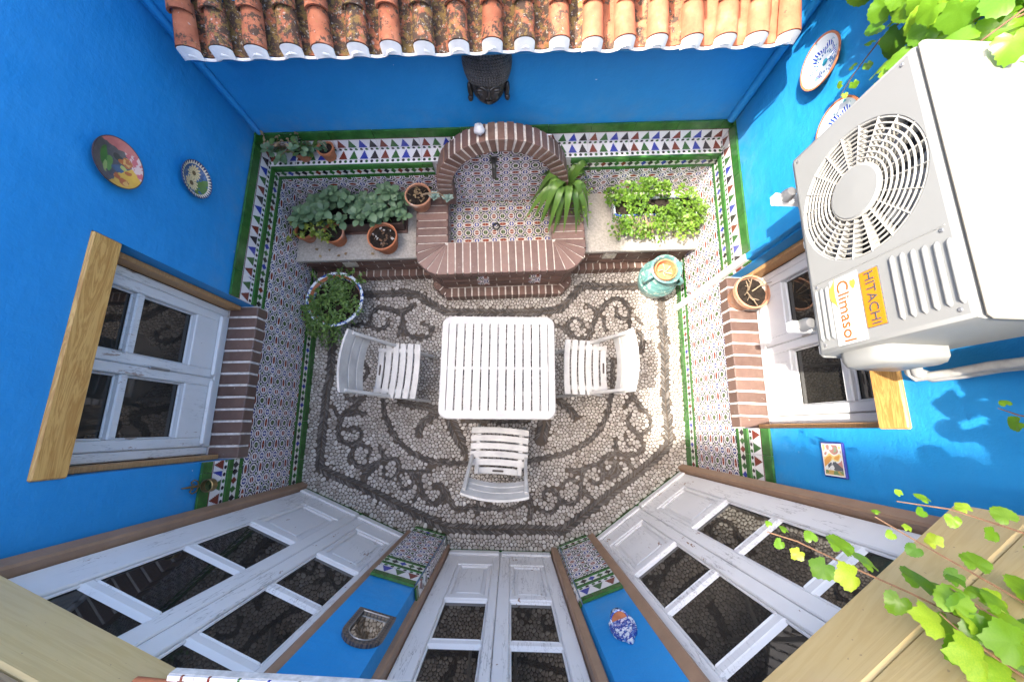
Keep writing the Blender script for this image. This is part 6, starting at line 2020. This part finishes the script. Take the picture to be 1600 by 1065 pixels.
def ledge_plants():
    zl=.8615
    p=FB.p(-1.325,zl,.062); loc=tuple(p); r=root('clay_pot',loc,'small clay pot with a bent twig and few leaves on the tiled ledge','pot')
    make_pot(r,loc,.057,.092,TERRA,lev=.84)
    mb=MB(); x,y,z=loc; mb.tube([(x-.03,y,z+.08),(x-.035,y+.01,z+.125),(x-.01,y+.01,z+.145),(x+.012,y,z+.12),(x+.015,y-.01,z+.08)],.003,5); put('twig',mb.mesh('twig',TWIG),None,r)
    lb=LB()
    for k in range(9):
        vs,fs=leaf_geo(SPOON,.2,.25); lb.add(vs,fs,rg.random(),orient((x+rg.uniform(-.02,.02),y+rg.uniform(-.02,.02),z+.085),(rg.uniform(-1,1),rg.uniform(-1,1),.6),(0,0,1),0,rg.uniform(.028,.045)))
    put('foliage',lb.mesh('foliage',L_SUCC),None,r)
    p=FB.p(-1.50,zl,.060); loc=tuple(p); x,y,z=loc; r=root('potted_succulent',loc,'two clay pots sprouting straggly round leaves in the far left ledge corner','potted plant')
    make_pot(r,loc,.056,.085,TERRA); 
    ms=[]
    for k in range(3):
        vs,fs=leaf_geo(SPOON,.25,.2); lb=LB(); lb.add(vs,fs,.35+.3*k); ms.append(lb.mesh('leaf',L_SUCC if k else L_TRAIL))
    st=MB()
    for i in range(15):
        q=p+FB.p(rg.uniform(-.20,.10),0,rg.uniform(-.02,.07))-FB.p(0,0,0); q=FB.p(-1.50+rg.uniform(-.21,.10),zl+rg.uniform(.06,.19),.055+rg.uniform(-.03,.075))
        st.tube([(x,y,z+.07),(Vector(loc)+Vector((0,0,.08))).lerp(q,.5)+Vector((0,0,.03)),q],.003,5)
        for k in range(6):
            d=Vector((rg.uniform(-1,1),rg.uniform(-1,.6),rg.uniform(0,.9))); put('leaf',ms[rg.randint(0,2)],None,r,orient(q-Vector((0,0,rg.uniform(0,.03))),d,(0,0,1),rg.uniform(-.4,.4),rg.uniform(.036,.066)))
    put('stems',st.mesh('stems',STEM),None,r)
    lb=LB()
    for k in range(70):
        q=FB.p(-1.60+rg.uniform(-.10,.14),zl+rg.uniform(.10,.20),.05+rg.uniform(-.03,.05)); vs,fs=leaf_geo(OVAL,.3,.4); lb.add(vs,fs,rg.random(),orient(q,(rg.uniform(-1,1),rg.uniform(-1,1),rg.uniform(-.5,.8)),(0,0,1),rg.uniform(-1,1),rg.uniform(.018,.032)))
    put('dry_leaves',lb.mesh('dry_leaves',L_DRY),None,r)
ledge_plants()
def stone():
    rng=random.Random(4); mb=MB(); n=10;m_=7; vs=[];fs=[]
    for i in range(m_+1):
        a=math.pi*i/m_
        for q in range(n):
            b=2*math.pi*q/n; k=1+rng.uniform(-.16,.16)
            vs.append((.036*k*math.sin(a)*math.cos(b),.032*k*math.sin(a)*math.sin(b),.036*k*math.cos(a)))
    for i in range(m_):
        for q in range(n): fs.append((i*n+q,i*n+(q+1)%n,(i+1)*n+(q+1)%n,(i+1)*n+q))
    mb.add(vs,fs); p=FB.p(-.235,1.215,.19)
    tag(put('white_stone',smooth_by_angle(mb.mesh('white_stone',simple('pale_marble',(.60,.60,.60),.6,.15,30,.3)),55),None,None,Matrix.Translation(p)),'lumpy white stone resting on top of the fountain arch','stone')
stone()
# ---------------------------------------------------------------- vines
VM=[]
for k in range(6):
    vs,fs=lobed_geo(5 if k%2 else 3,.10+.05*(k%3),.30+.2*(k%3)); lb=LB(); lb.add(vs,fs,.12+.16*k); VM.append(lb.mesh('leaf',L_VINE))
def vine(label,shoots,loc):
    """shoots: list of (points, n leaves, size0, size1, facing)"""
    r=root('climbing_vine',loc,label,'vine','vine shoots along the right side')
    for pts,n,s0,s1,face,jit in shoots:
        P=[Vector(p) for p in pts]
        mb=MB(); mb.tube(P,[.0035-.0022*i/(len(P)-1) for i in range(len(P))],5); put('stem',mb.mesh('stem',STEM),None,r)
        for k in range(n):
            t=(k+.5)/n*(len(P)-1); i=min(int(t),len(P)-2); c=P[i].lerp(P[i+1],t-i)
            tan=(P[i+1]-P[i]).normalized(); sd=tan.cross(Vector(face)).normalized()*(1 if k%2 else -1)
            d=(sd*.9+tan*.5+Vector((rg.uniform(-.5,.5),rg.uniform(-.5,.5),rg.uniform(-.55,.1)))).normalized()
            up=Vector(face)+Vector((rg.uniform(-.5,.5),rg.uniform(-.5,.5),rg.uniform(-.3,.3)))
            sz=(s0+(s1-s0)*k/max(1,n-1))*rg.uniform(.75,1.2)
            put('leaf',VM[rg.randint(0,5)],None,r,orient(c+sd*.012+Vector((rg.uniform(-1,1),rg.uniform(-1,1),rg.uniform(-1,1)))*jit,d,up,rg.uniform(-.3,.3),sz))
# mass of leaves spilling over the wall top, and its hanging tips beside the plates
sh=[]
for i in range(28):
    y0=1.04+i*.037; z0=2.56+rg.uniform(-.08,.1)
    x0=FR.p(-y0,0,.10).x
    reach=rg.uniform(.02,.15)
    L=rg.uniform(.22,.40)
    sh.append(([(x0+.08,y0,z0),(x0-reach*.6,y0-.01,z0-L*.35),(x0-reach,y0+rg.uniform(-.06,.06),z0-L*.75),(x0-reach*.9,y0+rg.uniform(-.10,.10),z0-L)],11,.115,.075,(-.6,-.25,.75),.025))
sh.append(([(1.42,1.46,2.25),(1.37,1.45,2.08),(1.385,1.44,1.95),(1.40,1.42,1.86)],9,.055,.028,(-.8,0,.6),.006))
vine('bright green vine hanging over the top of the right wall above the plates',sh,(1.5,1.5,2.6))
sh=[]
for i in range(22):
    y0=-.20+i*.019; z0=2.95+rg.uniform(-.05,.1); x0=FR.p(-y0,0,.05).x; L=rg.uniform(.14,.32); q=rg.uniform(.12,.34)
    sh.append(([(x0+.08,y0,z0),(x0-q*.7,y0,z0-L*.4),(x0-q,y0+rg.uniform(-.05,.05),z0-L)],13,.13,.095,(-.7,0,.7),.05))
sh.append(([(1.40,-.02,2.42),(1.36,.02,2.30),(1.33,.055,2.20),(1.325,.075,2.165)],4,.060,.034,(-.7,0,.7),.004))
vine('vine leaves over the right wall above the picture tile',sh,(1.45,.2,2.6))
sh=[([(1.30,-.66,2.46),(1.20,-.52,2.36),(1.06,-.42,2.28),(.93,-.355,2.225),(.80,-.300,2.205),(.70,-.255,2.20),(.63,-.235,2.20)],20,.115,.020,(-.2,.5,.85),.004),
    ([(1.34,-.58,2.42),(1.22,-.42,2.32),(1.08,-.32,2.26),(.96,-.245,2.24),(.87,-.19,2.235)],14,.080,.018,(-.2,.5,.85),.004),
    ([(1.42,-.40,2.40),(1.33,-.29,2.32),(1.18,-.215,2.27),(1.05,-.17,2.24),(.93,-.155,2.235)],14,.075,.020,(-.2,.5,.85),.004),
    ([(1.40,-.62,2.48),(1.32,-.50,2.40),(1.24,-.40,2.34),(1.16,-.335,2.30)],9,.11,.06,(-.2,.5,.85),.006),
    ([(1.36,-.75,2.50),(1.25,-.62,2.43),(1.14,-.545,2.36),(1.03,-.49,2.32)],11,.15,.10,(-.2,.5,.85),.008),
    ([(1.04,-.49,2.40),(.990,-.445,2.35),(.955,-.415,2.33),(.925,-.39,2.32),(.90,-.36,2.31)],9,.10,.06,(-.2,.5,.85),.010),
    ([(1.08,-.42,2.38),(1.03,-.385,2.34),(.99,-.35,2.31),(.955,-.32,2.29)],8,.085,.04,(-.2,.5,.85),.010)]
vine('loose vine shoots trailing over the right door lintel in front',sh,(1.35,-.6,2.4))
